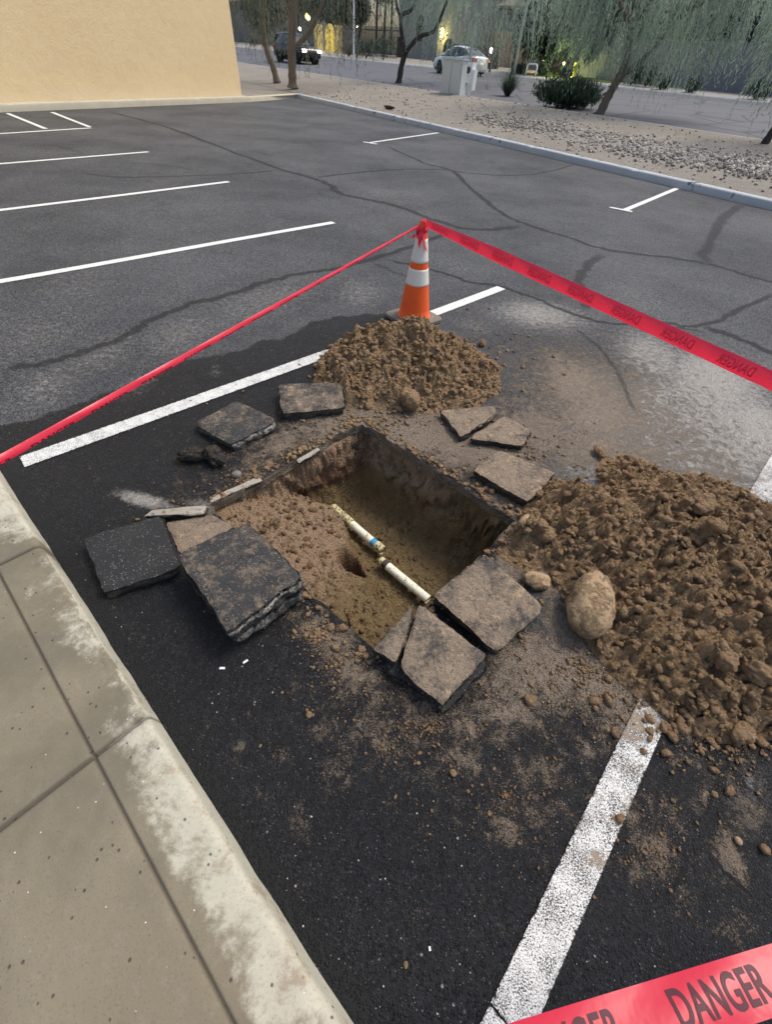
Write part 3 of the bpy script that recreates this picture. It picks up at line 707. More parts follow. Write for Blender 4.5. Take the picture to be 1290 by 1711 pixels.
scatter('dirt_crumbs', sp_, SOILC, 'small dirt crumbs scattered on the asphalt around the pit', 'dirt crumbs', IC1, .7, .7, False)
# loose crumbs in the pit
sp_ = []
for _ in range(2400):
    u = random.uniform(HU0+.02, HU1-.03); v = random.uniform(HV0+.03, HV1-.03); x, y = uv2w(u, v); zz = pit_z(x, y)
    s = .0022+.016*random.random()**4.5
    if zz < -.30 and random.random() < .5: s *= .6
    sp_.append((x, y, zz-.3*s, s))
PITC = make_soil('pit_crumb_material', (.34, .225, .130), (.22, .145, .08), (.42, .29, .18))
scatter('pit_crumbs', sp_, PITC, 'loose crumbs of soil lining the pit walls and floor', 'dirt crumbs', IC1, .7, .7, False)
# pale grit
PEB = plain('pale_grit_material', (.50, .48, .43), .8, .3, .3, 30)
sp_ = []
while len(sp_) < 420:
    p = at(random.uniform(-60, 1350), 560+1200*random.random()); u, v = w2uv(p.x, p.y)
    if u < N0+.02 or (HU0-.03 < u < HU1+.03 and HV0-.03 < v < HV1+.03) or p.y > 5: continue
    sp_.append((p.x, p.y, hz(p.x, p.y)-.0005, .0010+.0022*random.random()**4))
scatter('pale_grit', sp_, PEB, 'tiny pale grit specks scattered over the dark asphalt', 'grit', IC1, .3, .7)

# ------------------------------------------------------------------ single stones and clods
_n = N('boulder_material', .9, .25); _v = _n.pos
_c = _n.mix(_n.noise(6, 5, .65, _v), (.36, .25, .145), (.50, .37, .23)); _c = _n.mix(_n.mr(_n.noise(17, 7, .75, _v), .50, .66), _c, (.31, .215, .125)); _c = _n.mix(_n.mr(_n.noise(24, 5, .7, _v), .66, .76, 0, .7), _c, (.68, .60, .48)); _c = _n.mix(_n.mr(_n.noise(140, 4, .75, _v), .55, .75), _c, (.14, .095, .055))
STONE = _n.out(_c, nrm=_n.bump(_n.ma('ADD', _n.noise(50, 6, .75, _v), _n.ma('MULTIPLY', _n.mr(_n.noise(17, 7, .75, _v), .50, .60), .8)), .9, .012))
def rock(name, c, r, label, cat, rz=0.0, seed=1, mat=SOILC, rough=.22, base=IC4, sink=.25, group=None, tilt=(0, 0), fr=1.5, egg=0.0):
    B = base[0].copy()
    if egg: k = 1+egg*B[:, 1]; B = B*np.stack([k, np.ones(len(k)), .5+.5*k], -1)
    V_ = rock_pts(B, *r, rough, seed, fr)
    f = 1+.03*(fbm(base[0][:, 0]*9+seed, base[0][:, 1]*9+base[0][:, 2]*7, 3, seed+50)-.5)*2
    V_ = (V_*f[:, None]) @ rotm(rz, *tilt).T
    V_ = V_+np.array([c[0], c[1], c[2]-V_[:, 2].min()*(1-sink)])
    ob = mk(name, V_, base[1], mat, origin=(c[0], c[1], c[2]), smooth=True); return tag(ob, label, cat, group)
pb = at(978, 1030)
rock('boulder', (pb.x, pb.y+.02, .0), (.088, .148, .080), 'large tan egg-shaped stone standing out beside the bigger dirt pile', 'boulder', math.radians(-22), 3, STONE, .13, sink=.08, fr=1.5, egg=-.26, tilt=(.10, 0))
for i, (x, y, r, zz, lab, m_) in enumerate([
    (895, 975, (.060, .045, .03), 0, 'rounded brown stone between the square slab and the boulder', STONE),
    (868, 893, (.050, .026, .024), .03, 'long smooth stone at the left foot of the bigger dirt pile', STONE),
    (890, 912, (.034, .024, .02), .03, 'small stone just below the long smooth stone', SOILC),
    (1192, 812, (.085, .032, .028), 0, 'flat brown stone at the top right edge of the bigger pile', SOILC),
    (1228, 1228, (.042, .036, .030), 0, 'reddish brown clod lying on the asphalt below the bigger pile', SOILC),
    (1165, 1130, (.046, .034, .036), .02, 'angular clod at the bottom foot of the bigger pile', SOILC),
    (1215, 1150, (.055, .038, .040), .01, 'blocky clod at the lower right foot of the bigger pile', SOILC),
    (1275, 1120, (.060, .070, .060), .02, 'large clod at the right frame edge on the bigger pile', SOILC),
    (1035, 1368, (.016, .011, .010), .002, 'dark pebble on the white line in the foreground', SOILC),
    (1232, 1405, (.012, .010, .009), .0, 'grey pebble beside the pale patch at lower right', STONE),
    (1185, 1238, (.016, .012, .010), .0, 'small clod between the white line and the reddish clod', SOILC),
    (396, 797, (.026, .020, .020), 0, 'pale grey pebble by the left edge of the pit', plain('grey_pebble_material', (.19, .18, .165), .9, .2, .35, 40, .003)),
    (805, 578, (.032, .028, .026), .0, 'brown clod right of the pile in front of the cone', SOILC),
    (683, 682, (.075, .060, .060), .015, 'big pale clod at the front foot of the pile before the cone', SOILC),
    (780, 668, (.030, .026, .022), .0, 'round clod off the right foot of the pile before the cone', SOILC),
    (1120, 905, (.06, .05, .045), .17, 'large clod near the crest of the bigger pile', SOILC),
    (1000, 760, (.05, .03, .02), .01, 'flat clod behind the bigger pile near its top left', SOILC),
    (757, 1292, (.012, .011, .009), 0, 'small tan clod below the cracked slab', SOILC),
    (517, 1195, (.011, .012, .008), 0, 'small tan chip on the dark asphalt left of the cracked slab', SOILC),
    (678, 1612, (.0075, .006, .005), 0, 'tiny orange pebble in the dark foreground', STONE)]):
    p = at(x, y); zz = max(zz, hz(p.x, p.y)-r[2]*.35) if zz > .005 or hz(p.x, p.y) > .01 else zz
    rock('stone' if m_ is STONE else ('pebble' if 'pebble' in lab else 'clod'), (p.x, p.y, zz), r, lab, 'stone' if m_ is STONE else ('pebble' if 'pebble' in lab else 'clod'), i*.9, i+5, m_, .30 if m_ is SOILC else .14, IC2 if max(r) < .02 else IC4, group=None, fr=2.1)
CHIPW = plain('white_chip_material', (.78, .77, .73), .6, .3, .1, 30)
for x, y, a, b, rz, lab in ((371, 1117, .020, .009, .1, 'white chip lying flat on dark asphalt, left of its twin'), (410, 1106, .020, .008, .75, 'white chip lying askew on dark asphalt, right of its twin'), (718, 1585, .006, .009, .2, 'tiny white chip in the dark foreground')):
    p = at(x, y); mb = MB().box((p.x, p.y, .0035), (a, b, .003), rz+YAW*0, .85); o = MK('paint_chip', mb, CHIPW, origin=(p.x, p.y, .002)); tag(o, lab, 'paint chip', 'white chips on the asphalt')

# ------------------------------------------------------------------ broken asphalt slabs
def slab(corners, t, mat, label, seed, n=30, rag=.010, chipside=(0, 0, 0, 0), lift=None, name='asphalt_slab', parent=None, rel=.004, group='broken asphalt slabs', flatbot=False):
    """corners: four (px, py, ztop) in order round the slab"""
    C = [at(*c) for c in corners]
    cen_ = sum(C, Vector())/4
    s_ = np.linspace(0, 1, n+1)
    A, B = np.meshgrid(s_, s_, indexing='ij')
    P = [np.array(c) for c in C]
    G = (P[0]*((1-A)*(1-B))[..., None]+P[1]*(A*(1-B))[..., None]+P[2]*(A*B)[..., None]+P[3]*((1-A)*B)[..., None])
    nrm = (C[2]-C[0]).cross(C[3]-C[1]).normalized()
    if nrm.z < 0: nrm = -nrm
    nn = np.array(nrm)
    ed = np.minimum(np.minimum(A, 1-A), np.minimum(B, 1-B))
    inn = np.exp(-ed/.03)
    jx = (fbm(G[..., 0]*22, G[..., 1]*22, 4, seed)-.5)*2*rag*inn; jy = (fbm(G[..., 0]*22+9, G[..., 1]*22, 4, seed+1)-.5)*2*rag*inn
    # round the corners off a little
    cr_ = np.clip(1-np.hypot(np.minimum(A, 1-A), np.minimum(B, 1-B))/.10, 0, 1)
    G = G+((np.array(cen_)-G)*(cr_*.035*(.4+1.2*vn(A*1.0+seed, B*1.0, seed)))[..., None])
    G[..., 0] += jx; G[..., 1] += jy
    hgt = (fbm(G[..., 0]*16, G[..., 1]*16, 4, seed+2)-.5)*rel*2-.006*np.exp(-ed/.018)*(.5+fbm(G[..., 0]*30, G[..., 1]*30, 2, seed+4))
    G = G+nn*hgt[..., None]
    idx = np.arange((n+1)**2).reshape(n+1, n+1)
    loop = [(i, 0, 0) for i in range(n)]+[(n, j, 1) for j in range(n)]+[(n-i, n, 2) for i in range(n)]+[(0, n-j, 3) for j in range(n)]
    V_ = list(G.reshape(-1, 3)); F_ = [tuple(f) for f in grid_faces(n+1, n+1)]
    side = [0.0]*len(V_); ch = [0.0]*len(V_)
    for i, j, sd_ in loop: ch[idx[i, j]] = .5*chipside[sd_]
    prev = [int(idx[i, j]) for i, j, _ in loop]; L = len(loop); nr = 6
    cenv = np.array(cen_)
    for k in range(1, nr+1):
        cur = []
        for q, (i, j, sd_) in enumerate(loop):
            p0 = G[i, j]; o_ = p0-cenv; o_[2] = 0; o_ = o_/np.linalg.norm(o_)
            w = (float(fbm(np.array([p0[0]*34+k*.33]), np.array([p0[1]*34-k*.4+seed]), 4, seed+7)[0])-.5)*.034+(float(vn(np.array([p0[0]*11+k*.7]), np.array([p0[1]*11]), seed+8)[0])-.5)*.018-.004*k*(0 if k < 2 else .6)+chipside[sd_]*.006*min(k, 3)
            cur.append(len(V_)); V_.append(p0-nn*(t*k/nr)+o_*w); side.append(1.0); ch.append(chipside[sd_]*max(0, 1-(k-1)/3.2))
        for q in range(L): F_.append((prev[q], cur[q], cur[(q+1) % L], prev[(q+1) % L]))
        prev = cur
    F_.append(tuple(reversed(prev)))
    o = Vector((cen_.x, cen_.y, cen_.z-t))
    ob = mk(name, V_, F_, mat, parent=parent, origin=o, smooth=True, attrs={'side': side, 'chip': ch})
    if label: tag(ob, label, 'asphalt slab', group)
    return ob
M_dusty = make_slab('dusty_slab_material', .565); M_mid = make_slab('half_dusty_slab_material', .50, 0, 1); M_dark = make_slab('dark_slab_material', .36, .35, 2); M_brown = make_slab('soil_covered_slab_material', .61, 0, 4); M_grey = make_slab('grey_slab_material', .46, 0, 5)
slab([(322, 706, .05), (396, 668, .065), (463, 701, .06), (384, 742, .055)], .055, M_grey, 'grey square slab next to the long white line, left of the pile', 1, chipside=(0, .3, 1, .4))
slab([(464, 641, .08), (572, 638, .08), (577, 680, .06), (471, 690, .06)], .06, M_mid, 'soil-smeared slab against the left foot of the pile before the cone', 2, chipside=(0, 0, .2, 0), rel=.007)
slab([(139, 897, .06), (268, 859, .075), (302, 948, .07), (170, 990, .05)], .055, M_dark, 'black slab nearest the kerb, with a tan dusty upper edge', 3, chipside=(0, 0, .15, 0))
slab([(300, 948, .10), (420, 892, .10), (503, 985, .09), (388, 1065, .09)], .06, M_dark, 'lower dark slab of the stack of two at the left of the pit', 4, chipside=(0, .3, .9, 0), rag=.014)
slab([(293, 924, .165), (414, 871, .165), (505, 963, .16), (380, 1056, .16)], .055, M_grey, 'upper rough slab of the stack of two at the left of the pit', 5, n=40, chipside=(0, .5, 1, .1), rag=.010, rel=.006)
slab([(735, 684, .045), (826, 678, .06), (832, 689, .06), (771, 730, .05)], .05, M_brown, 'wedge-shaped slab behind the pit, left of the two pieces lying together', 6, chipside=(0, 0, .2, .2))
slab([(784, 731, .05), (843, 694, .055), (889, 718, .055), (876, 744, .05)], .05, M_brown, 'broken slab piece just right of the wedge-shaped slab', 7, chipside=(0, 0, .2, 0))
slab([(791, 785, .06), (836, 751, .07), (930, 789, .07), (884, 838, .06)], .055, M_brown, 'dusty slab at the top right edge of the pit by the bigger pile', 8, chipside=(0, 0, 0, 0))
slab([(724, 992, .07), (813, 924, .075), (911, 1013, .075), (832, 1092, .07)], .065, M_dusty, 'intact square slab at the right corner of the pit near the boulder', 9, n=40, chipside=(0, 0, 0, 0), rag=.007)
# the cracked slab: two pieces lying together on a lower layer
slab([(640, 1110, .035), (712, 1030, .035), (818, 1108, .035), (742, 1192, .03)], .033, M_dark, 'lower layer beneath the cracked slab in front of the pit', 10, rag=.014)
slab([(624, 1084, .085), (693, 1006, .09), (681, 1054, .09), (661, 1105, .085)], .048, M_dusty, 'narrow left piece of the cracked dusty slab in front of the pit', 11, rag=.006, rel=.004)
slab([(668, 1115, .085), (700, 1006, .09), (815, 1094, .088), (740, 1180, .085)], .048, M_dusty, 'wide right piece of the cracked dusty slab in front of the pit', 12, n=40, rag=.008)
# thin painted strip and the piece with white paint
M_strip = make_slab('painted_strip_material', .25, 0, 6)
nm = N('old_paint_slab_material', .85, .3); v = nm.pos
M_paint = nm.out(nm.mix(nm.attr('side'), nm.mix(nm.mr(nm.noise(40, 5, .7, v), .3, .5), (.10, .09, .08), nm.mix(nm.noise(12, 4, .6, v), (.30, .26, .20), (.42, .39, .33))), (.05, .045, .04)), nrm=nm.bump(nm.noise(120, 4, .7, v), .7, .006))
slab([(238, 862, .05), (250, 852, .06), (345, 843, .055), (340, 858, .05)], .045, M_paint, 'thin slab sliver with pale paint lying above the black slab', 13, rag=.006)
slab([(348, 833, .006), (352, 838, .004), (438, 802, .005), (434, 794, .006)], .02, M_paint, 'narrow pale-painted sliver on the left edge of the pit', 15, rag=.010, n=24)
slab([(494, 768, .005), (498, 772, .004), (536, 752, .004), (532, 747, .006)], .02, M_paint, 'short pale-painted sliver on the pit edge near the far corner', 16, rag=.009, n=18)
# flat section between black slab and stack
slab([(276, 872, .018), (352, 858, .022), (392, 880, .022), (300, 925, .018)], .03, M_brown, 'thin soil-covered slab showing between the black slab and the stack', 17, rag=.008)
LUMP = make_soil('dark_lump_material', (.12, .105, .088), (.05, .045, .040), (.20, .165, .125))
p = at(328, 768); rock('asphalt_lump', (p.x, p.y, 0), (.085, .035, .038), 'long dark lump of asphalt left of the grey square slab', 'asphalt lump', .35, 31, LUMP, .38, fr=2.4)
p = at(362, 772); rock('asphalt_lump', (p.x, p.y, 0), (.062, .042, .045), 'rounder brown-dusted lump leaning on the long dark lump', 'asphalt lump', -.8, 33, LUMP, .38, fr=2.4)

# ------------------------------------------------------------------ pipe ends in the pit
pn = N('pvc_material', .35, .5); PVC = pn.out(pn.mix(pn.mr(pn.noise(45, 5, .7), .56, .64), (.86, .85, .68), (.30, .22, .11)))
pn = N('dirty_pvc_material', .5, .4); PVCD = pn.out(pn.mix(pn.mr(pn.noise(70, 6, .75), .47, .56), (.66, .60, .34), (.11, .08, .045)))
BLUE = plain('blue_primer_material', (.05, .30, .55), .4); SOOT = plain('scorched_pvc_material', (.06, .05, .04), .7, .3, .5, 60)
def pipe(a, b, zp, R, label, rings, tt):
    A, B = at(a[0], a[1], zp), at(b[0], b[1], zp+tt); root = thing('water_pipe', tuple(A), label, 'pipe', 'cut pipe ends in the pit')
    d = (B-A)
    cuts = sorted(rings)
    for t0, t1, nm_, mt, k in cuts:
        n = 10; pts = [A+d*(t0+(t1-t0)*i/n) for i in range(n+1)]
        mb = MB(); mb.tube(pts, R*k, 20, cap=False)
        for q, sgn in ((0, 1), (-1, -1)):
            mb.tube([pts[q], pts[q]+d.normalized()*.004*sgn], [R*k, R*k*.8], 20, cap=False)
        mb.tube([pts[0]+d.normalized()*.004, pts[-1]-d.normalized()*.004], R*k*.8, 20, cap=True)
        MK(nm_, mb, mt, root, tuple(pts[0]), True)
    return root
pipe((556, 848), (640, 920), -.385, .024, 'upper left pipe length with a blue band in the pit', [(0, .26, 'coupling', PVCD, 1.12), (.268, .40, 'fitting', PVCD, 1.14), (.40, .82, 'pipe_body', PVC, 1.0), (.80, .87, 'blue_band', BLUE, 1.04), (.872, 1.0, 'end_cap', PVCD, 1.14)], 0)
pipe((636, 936), (716, 1002), -.385, .024, 'lower right pipe length with a broken scorched end in the pit', [(0, .07, 'broken_end', PVCD, 1.0), (.07, .16, 'scorched_ring', SOOT, 1.06), (.16, 1.0, 'pipe_body', PVC, 1.0)], 0)

# ------------------------------------------------------------------ traffic cone
oc = N('cone_orange_material', .5, .4); ORANGE = oc.out(oc.mix(oc.mr(oc.noise(24, 6, .7), .58, .75, 0, .55), (.86, .115, .018), (.30, .06, .03)))
wc = N('reflective_collar_material', .45, .5); COLLAR = wc.out(wc.mix(wc.mr(wc.noise(60, 5, .7), .55, .75, 0, .6), (.74, .72, .66), (.42, .36, .28)))
CBASE = plain('cone_base_material', (.19, .17, .145), .85, .2, .35, 20)
pc = at(691, 533)
cone = thing('traffic_cone', (pc.x, pc.y, .004), 'orange traffic cone with two white collars at the corner of the red tape', 'traffic cone')
cb = MB(); hb = .185
def rsq(h, n=6, r=.05):
    o = []
    for k, (sx, sy) in enumerate(((1, 1), (-1, 1), (-1, -1), (1, -1))):
        for i in range(n+1):
            a = k*PI/2+i/n*PI/2; o.append((sx*(h-r)+r*math.cos(a), sy*(h-r)+r*math.sin(a)))
    ca, sa = math.cos(.75), math.sin(.75)
    return [(x*ca-y*sa, x*sa+y*ca) for x, y in o]
pr = [rsq(hb), rsq(hb), rsq(hb-.006), rsq(.150)]; zs = (.0, .022, .028, .032); vs_l = []; fs_l = []
for r_, z_ in zip(pr, zs): vs_l += [(pc.x+x, pc.y+y, .004+z_) for x, y in r_]
nq = len(pr[0])
for k in range(3):
    for i in range(nq): fs_l.append((k*nq+i, k*nq+(i+1) % nq, (k+1)*nq+(i+1) % nq, (k+1)*nq+i))
fs_l += [tuple(reversed(range(nq))), tuple(range(3*nq, 4*nq))]; cb.add(vs_l, fs_l)
MK('base', cb, CBASE, cone, (pc.x, pc.y, .004))
def cr_at(h): return .132+(.028-.132)*(h-.03)/(.70-.03)
def conesec(h0, h1, k=0.0, n=10):
    return [(cr_at(h0+(h1-h0)*i/n)+k, h0+(h1-h0)*i/n) for i in range(n+1)]
MK('cone_body', MB().lathe([(.140, .030), (.136, .036)]+conesec(.04, .70)+[(.022, .712), (.001, .714)], (pc.x, pc.y, .004), 40), ORANGE, cone, (pc.x, pc.y, .004), True)
MK('reflective_collar', MB().lathe([(cr_at(.285), .285)]+conesec(.286, .400, .0025)+[(cr_at(.401), .401)], (pc.x, pc.y, .004), 40), COLLAR, cone, (pc.x, pc.y, .289), True)
MK('reflective_collar', MB().lathe([(cr_at(.445), .445)]+conesec(.446, .600, .0025)+[(cr_at(.601), .601)], (pc.x, pc.y, .004), 40), COLLAR, cone, (pc.x, pc.y, .449), True)

# ------------------------------------------------------------------ danger tape
tn = N('red_tape_material', .32, .5)
tcol = tn.mix(tn.noise(6, 3), (.84, .030, .075), (.90, .050, .100)); RED = tn.out(tcol, nrm=tn.bump(tn.noise(14, 3), .25, .01))
_tr = tn.nd('ShaderNodeBsdfTranslucent'); tn.put(_tr.inputs[0], tcol); _mx = tn.nd('ShaderNodeMixShader'); _mx.inputs[0].default_value = .4; _o = tn.t.nodes['Material Output']
tn.t.links.new(tn.b.outputs[0], _mx.inputs[1]); tn.t.links.new(_tr.outputs[0], _mx.inputs[2]); tn.t.links.new(_mx.outputs[0], _o.inputs[0])
INK = plain('tape_ink_material', (.075, .010, .022), .5, .3, .2, 60)
INKF = plain('faint_tape_ink_material', (.80, .030, .076), .5, .3, .1, 60)
def text_mesh(txt):
    cu_ = bpy.data.curves.new('t', 'FONT'); cu_.body = txt; cu_.size = 1.0; cu_.offset = .022; cu_.space_character = 1.06
    ob = bpy.data.objects.new('t', cu_); COL.objects.link(ob); dg = bpy.context.evaluated_depsgraph_get()
    me = bpy.data.meshes.new_from_object(ob.evaluated_get(dg)); bpy.data.objects.remove(ob)
    bm = bmesh.new(); bm.from_mesh(me); bmesh.ops.triangulate(bm, faces=bm.faces)
    bmesh.ops.subdivide_edges(bm, edges=[e for e in bm.edges if e.calc_length() > .25], cuts=2)
    bmesh.ops.triangulate(bm, faces=bm.faces)
    V_ = np.array([v.co[:2] for v in bm.verts]); F_ = [tuple(v.index for v in f.verts) for f in bm.faces]; bm.free()
    V_ -= V_.min(0); V_ /= V_.max(0); return V_, F_
TXV, TXF = text_mesh('DANGER')
def tape(ctrl, widths, tilt, label, words, wl, wh, off=0., mirror=False, flipud=False, ink=INK, sag=.0, fold=0., scallop=.0, n=120, halfw=False):
    """ctrl: polyline of 3-D points; the band faces the sky and the viewer's side, tilt (radians) rolls it"""
    P = [Vector(p) for p in ctrl]; cum = [0]
    for a, b in zip(P, P[1:]): cum.append(cum[-1]+(b-a).length)
    L = cum[-1]
    def pos(s):
        for i in range(len(P)-1):
            if s <= cum[i+1] or i == len(P)-2:
                t = (s-cum[i])/(cum[i+1]-cum[i]); return P[i].lerp(P[i+1], t)-Vector((0, 0, sag*4*(s/L)*(1-s/L)))
    def frame(s):
        d = (pos(min(s+.01, L))-pos(max(s-.01, 0))).normalized(); c = pos(s); vdir = (c-Vector((0, 0, EYE))).normalized()
        w = d.cross(vdir).normalized();
        if w.z < 0 and abs(w.z) > .02: w = -w
        elif w.dot(Vector(UP)) < 0: w = -w
        tl = tilt(s/L) if callable(tilt) else tilt
        nrm = d.cross(w).normalized()
        if nrm.dot(vdir) > 0: nrm = -nrm
        w2 = w*math.cos(tl)+nrm*math.sin(tl); n2 = nrm*math.cos(tl)-w*math.sin(tl)
        return c, w2, n2, d
    def pt(s, k, lift=0.):
        c, w, nr, d = frame(s); wd = widths[0]+(widths[1]-widths[0])*(s/L) if not callable(widths) else widths(s/L)
        crv = scallop*(1-k*k)*wd+.03*wd*math.sin(s*21+k*2)
        return c+w*(wd/2*k)+nr*(crv+lift)
    V_ = []; m_ = 9
    for i in range(n+1):
        for j in range(m_): V_.append(pt(L*i/n, j/(m_-1)*2-1))
    o = tuple(P[0]); root = thing('danger_tape', o, label, 'barrier tape', 'red danger tape')
    mk('tape_band', V_, grid_faces(n+1, m_), RED, root, o, True)
    sgn = 1 if (P[-1]-P[0]).dot(Vector(RT)) > 0 else -1
    s = off
    while s+wl < L:
        vs2 = []
        for (a, b) in TXV:
            aa = a if (sgn > 0) != mirror else 1-a; bb = 1-b if flipud else b
            if halfw: vs2.append(pt(s+aa*wl, -1.0+(max(bb, .5)-.5)*2*.55, .0012))
            else: vs2.append(pt(s+aa*wl, (bb*2-1)*wh, .0012))
        mk('printed_word', vs2, TXF, ink, root, tuple(vs2[0]), False)
        s += words
    return root
tip = Vector((pc.x, pc.y, .705))
tape([at(-260, 905, .74), at(0, 768, .66), tip+Vector((-.03, -.02, -.02))], lambda t: .026-.011*t, lambda t: .15, 'narrow twisted red tape running from the cone to the left frame edge', .21, .15, .34, .05, scallop=.12, sag=.0, halfw=True)
tape([tip+Vector((.02, -.02, .0)), at(1290, 636, .60), at(1700, 850, .62)], lambda t: .045+.031*min(1, t*5), .25, 'wide red tape running from the cone to the right frame edge', .30, .17, .62, .06, mirror=True, flipud=False, ink=INKF, scallop=.12)
q = at(1085, 1701, .45); q2 = at(1290, 1636, .46); dd_ = (q2-q)
tape([q2+dd_*2.2, q-dd_*3.4], (.076, .076), .0, 'close red tape reading DANGER across the lower right corner', .285, .185, .62, .26, ink=INK, scallop=.05)
# knot on the cone tip
kn = thing('tape_knot', (tip.x, tip.y, tip.z-.06), 'bunched knot of red tape tied round the cone tip', 'tape knot')
KV, KF = [], []
def crumple(name, c, rx, ry, rz, seed, amp=.35):
    V_ = IC4[0].copy(); d = 1+amp*(np.abs(fbm(V_[:, 0]*3+seed, V_[:, 1]*3+V_[:, 2]*2, 3, seed)-.5)*4-.8)+.2*(fbm(V_[:, 2]*8, V_[:, 0]*8+V_[:, 1]*4, 2, seed+2)-.5)
    mk(name, V_*d[:, None]*np.array([rx, ry, rz])+np.array(c), IC4[1], RED, kn, c, True)
crumple('tape_bunch', (tip.x+.003, tip.y-.002, tip.z-.012), .029, .029, .036, 3)
crumple('tape_bunch', (tip.x-.008, tip.y-.012, tip.z-.050), .046, .042, .040, 9)
mb = MB()
for a0, ln, w_ in ((-.7, .12, .022), (-1.6, .10, .018), (2.8, .06, .02)):
    pts = []
    for i in range(8):
        t = i/7; pts.append(Vector((tip.x-.012+math.cos(a0)*(.03+.035*t), tip.y-.02+math.sin(a0)*(.025+.03*t)-.01*math.sin(t*5), tip.z-.05-ln*t)))
    vs2 = []
    for i, p_ in enumerate(pts):
        s_ = Vector((math.cos(a0+1.3+i*.25), math.sin(a0+1.3+i*.25), .2))*w_; vs2 += [p_-s_, p_+s_*.2+Vector((0, 0, .004)), p_+s_]
    mb.add(vs2, [(i*3+j, i*3+j+1, i*3+j+4, i*3+j+3) for i in range(7) for j in range(2)])
MK('tape_tail', mb, RED, kn, (tip.x, tip.y, tip.z-.05), True)

#@@BACKGROUND@@
# ------------------------------------------------------------------ beyond the lot: kerb, planted strip, street, far side
GN_a, GN_b = at(420, 107, .5), at(1290, 235, .5)
rd = GN_b-GN_a; rd.z = 0; rd.normalize(); rn = Vector((-rd.y, rd.x, 0))
if rn.y < 0: rn = -rn
ROADW = 13.0
def zg(v):
    if v <= 0: return .5
    if v <= ROADW: return .42+.033*v
    return .42+.033*ROADW+.12+.040*min(v-ROADW, 7)+.0015*min(max(0, v-ROADW-7), 60)
def roadpt(s, v, z=None): p = GN_a+rd*s+rn*v; p.z = zg(v) if z is None else z; return p
def col(x, v):
    """ground point seen in picture column x at offset v across the street"""
    zz = zg(v); lo, hi = 0.0, 0.0
    import itertools
    y0 = 60.0
    while True:
        d = ray(x, y0)
        if d[2] < -1e-4: break
        y0 += .5
    lo, hi = y0, 500.0
    for _ in range(60):
        mid = (lo+hi)/2; p = at(x, mid, zz); q = (p-GN_a).dot(rn)
        if q > v: lo = mid
        else: hi = mid
    return at(x, hi, zz)
def zat(p, ytop):
    lo, hi = -2.0, 60.0
    for _ in range(50):
        mid = (lo+hi)/2
        if proj(p.x, p.y, mid)[1] > ytop: lo = mid
        else: hi = mid
    return (lo+hi)/2
def ribbon(name, f, s0, s1, ns, ts, mat, **k):
    V_ = [f(s0+(s1-s0)*i/ns, t) for i in range(ns+1) for t in ts]
    return struct(name, V_, mat, faces=grid_faces(ns+1, len(ts)), **k)
# materials
n = N('kerb_concrete_material', .85, .3); v = n.pos
kc = n.mix(n.noise(2.5, 5, .6, v), (.33, .36, .39), (.50, .53, .55)); kc = n.mix(n.mr(n.noise(3.3, 4, .6, v), .62, .68), kc, (.07, .08, .09)); kc = n.mix(n.mr(n.noise(30, 4, .7, v), .5, .8, 0, .4), kc, (.22, .22, .21))
KERB = n.out(kc, nrm=n.bump(n.noise(60, 3, .6, v), .4, .006))
n = N('tan_kerb_material', .85, .3); v = n.pos
kc = n.mix(n.noise(2.5, 5, .6, v), (.40, .36, .27), (.56, .52, .41)); kc = n.mix(n.mr(n.noise(9, 5, .7, v), .55, .8, 0, .6), kc, (.22, .21, .19)); TKERB = n.out(kc, nrm=n.bump(n.noise(50, 3, .6, v), .4, .006))
n = N('street_kerb_material', .85, .3); v = n.pos
SKERB = n.out(n.mix(n.noise(1.5, 5, .6, v), (.32, .31, .29), (.50, .48, .45)))
n = N('decomposed_granite_material', .95, .15); v = n.pos
gc = n.mix(n.noise(.5, 5, .6, v), (.215, .198, .168), (.335, .312, .272)); gc = n.mix(n.mr(n.noise(7, 6, .75, v), .5, .75), gc, (.17, .145, .115)); gc = n.mix(n.mr(n.noise(1.3, 5, .7, v), .5, .7, 0, .6), gc, (.19, .175, .15)); gc = n.mix(n.mr(n.noise(45, 5, .8, v), .5, .7, 0, .8), gc, (.46, .43, .37))
gc = n.mix(n.mr(n.vor(22, vec=v), .30, .1, 0, .9), gc, (.12, .105, .09))
GRAN = n.out(gc, nrm=n.bump(n.noise(40, 5, .75, v), .8, .03))
n = N('street_asphalt_material', .75, .35); v = n.pos
gc = n.mix(n.noise(.25, 4, .6, v), (.080, .082, .092), (.125, .128, .140)); gc = n.mix(n.mr(n.noise(1, 5, .6, n.mapv((.2, 2.5, 1), v, (0, 0, .86))), .55, .75, 0, .6), gc, (.16, .16, .17))
gc = n.mix(n.mr(n.vor(.35, 'DISTANCE_TO_EDGE', v), .03, .01, 0, .7), gc, (.035, .035, .04))
STREET = n.out(gc, nrm=n.bump(n.noise(120, 3, .6, v), .4, .005))
# far kerb of the lot, with a corner and the tan kerb under the wall
KW = .16
def kerb_run(a, b, nrm_, h, w, mat, name='kerb', joints=3.0, n=None):
    a, b = Vector(a), Vector(b); d = b-a; L = d.length; d = d.normalized(); n = n or max(2, int(L/.12)); V_ = []
    prof_ = [(0, -.03), (.008, h*.8), (.02, h-.01), (.038, h), (w-.02, h), (w, h-.02), (w+.01, -.05)]
    for i in range(n+1):
        s = L*i/n; p = a+d*s; g_ = .012 if joints and abs((s % joints)-joints/2) < .07 else 0
        for (q, z) in prof_: V_.append(p+nrm_*(q+(float(vn(np.array([s*1.7]), np.array([q*9]), 3)[0])-.5)*.012)+Vector((0, 0, z-(g_ if z > .05 else 0))))
    return struct(name, V_, mat, faces=grid_faces(n+1, len(prof_)), smooth=False)
kerb_run(FCa, FCa+fd*62, fn, .13, .24, KERB)
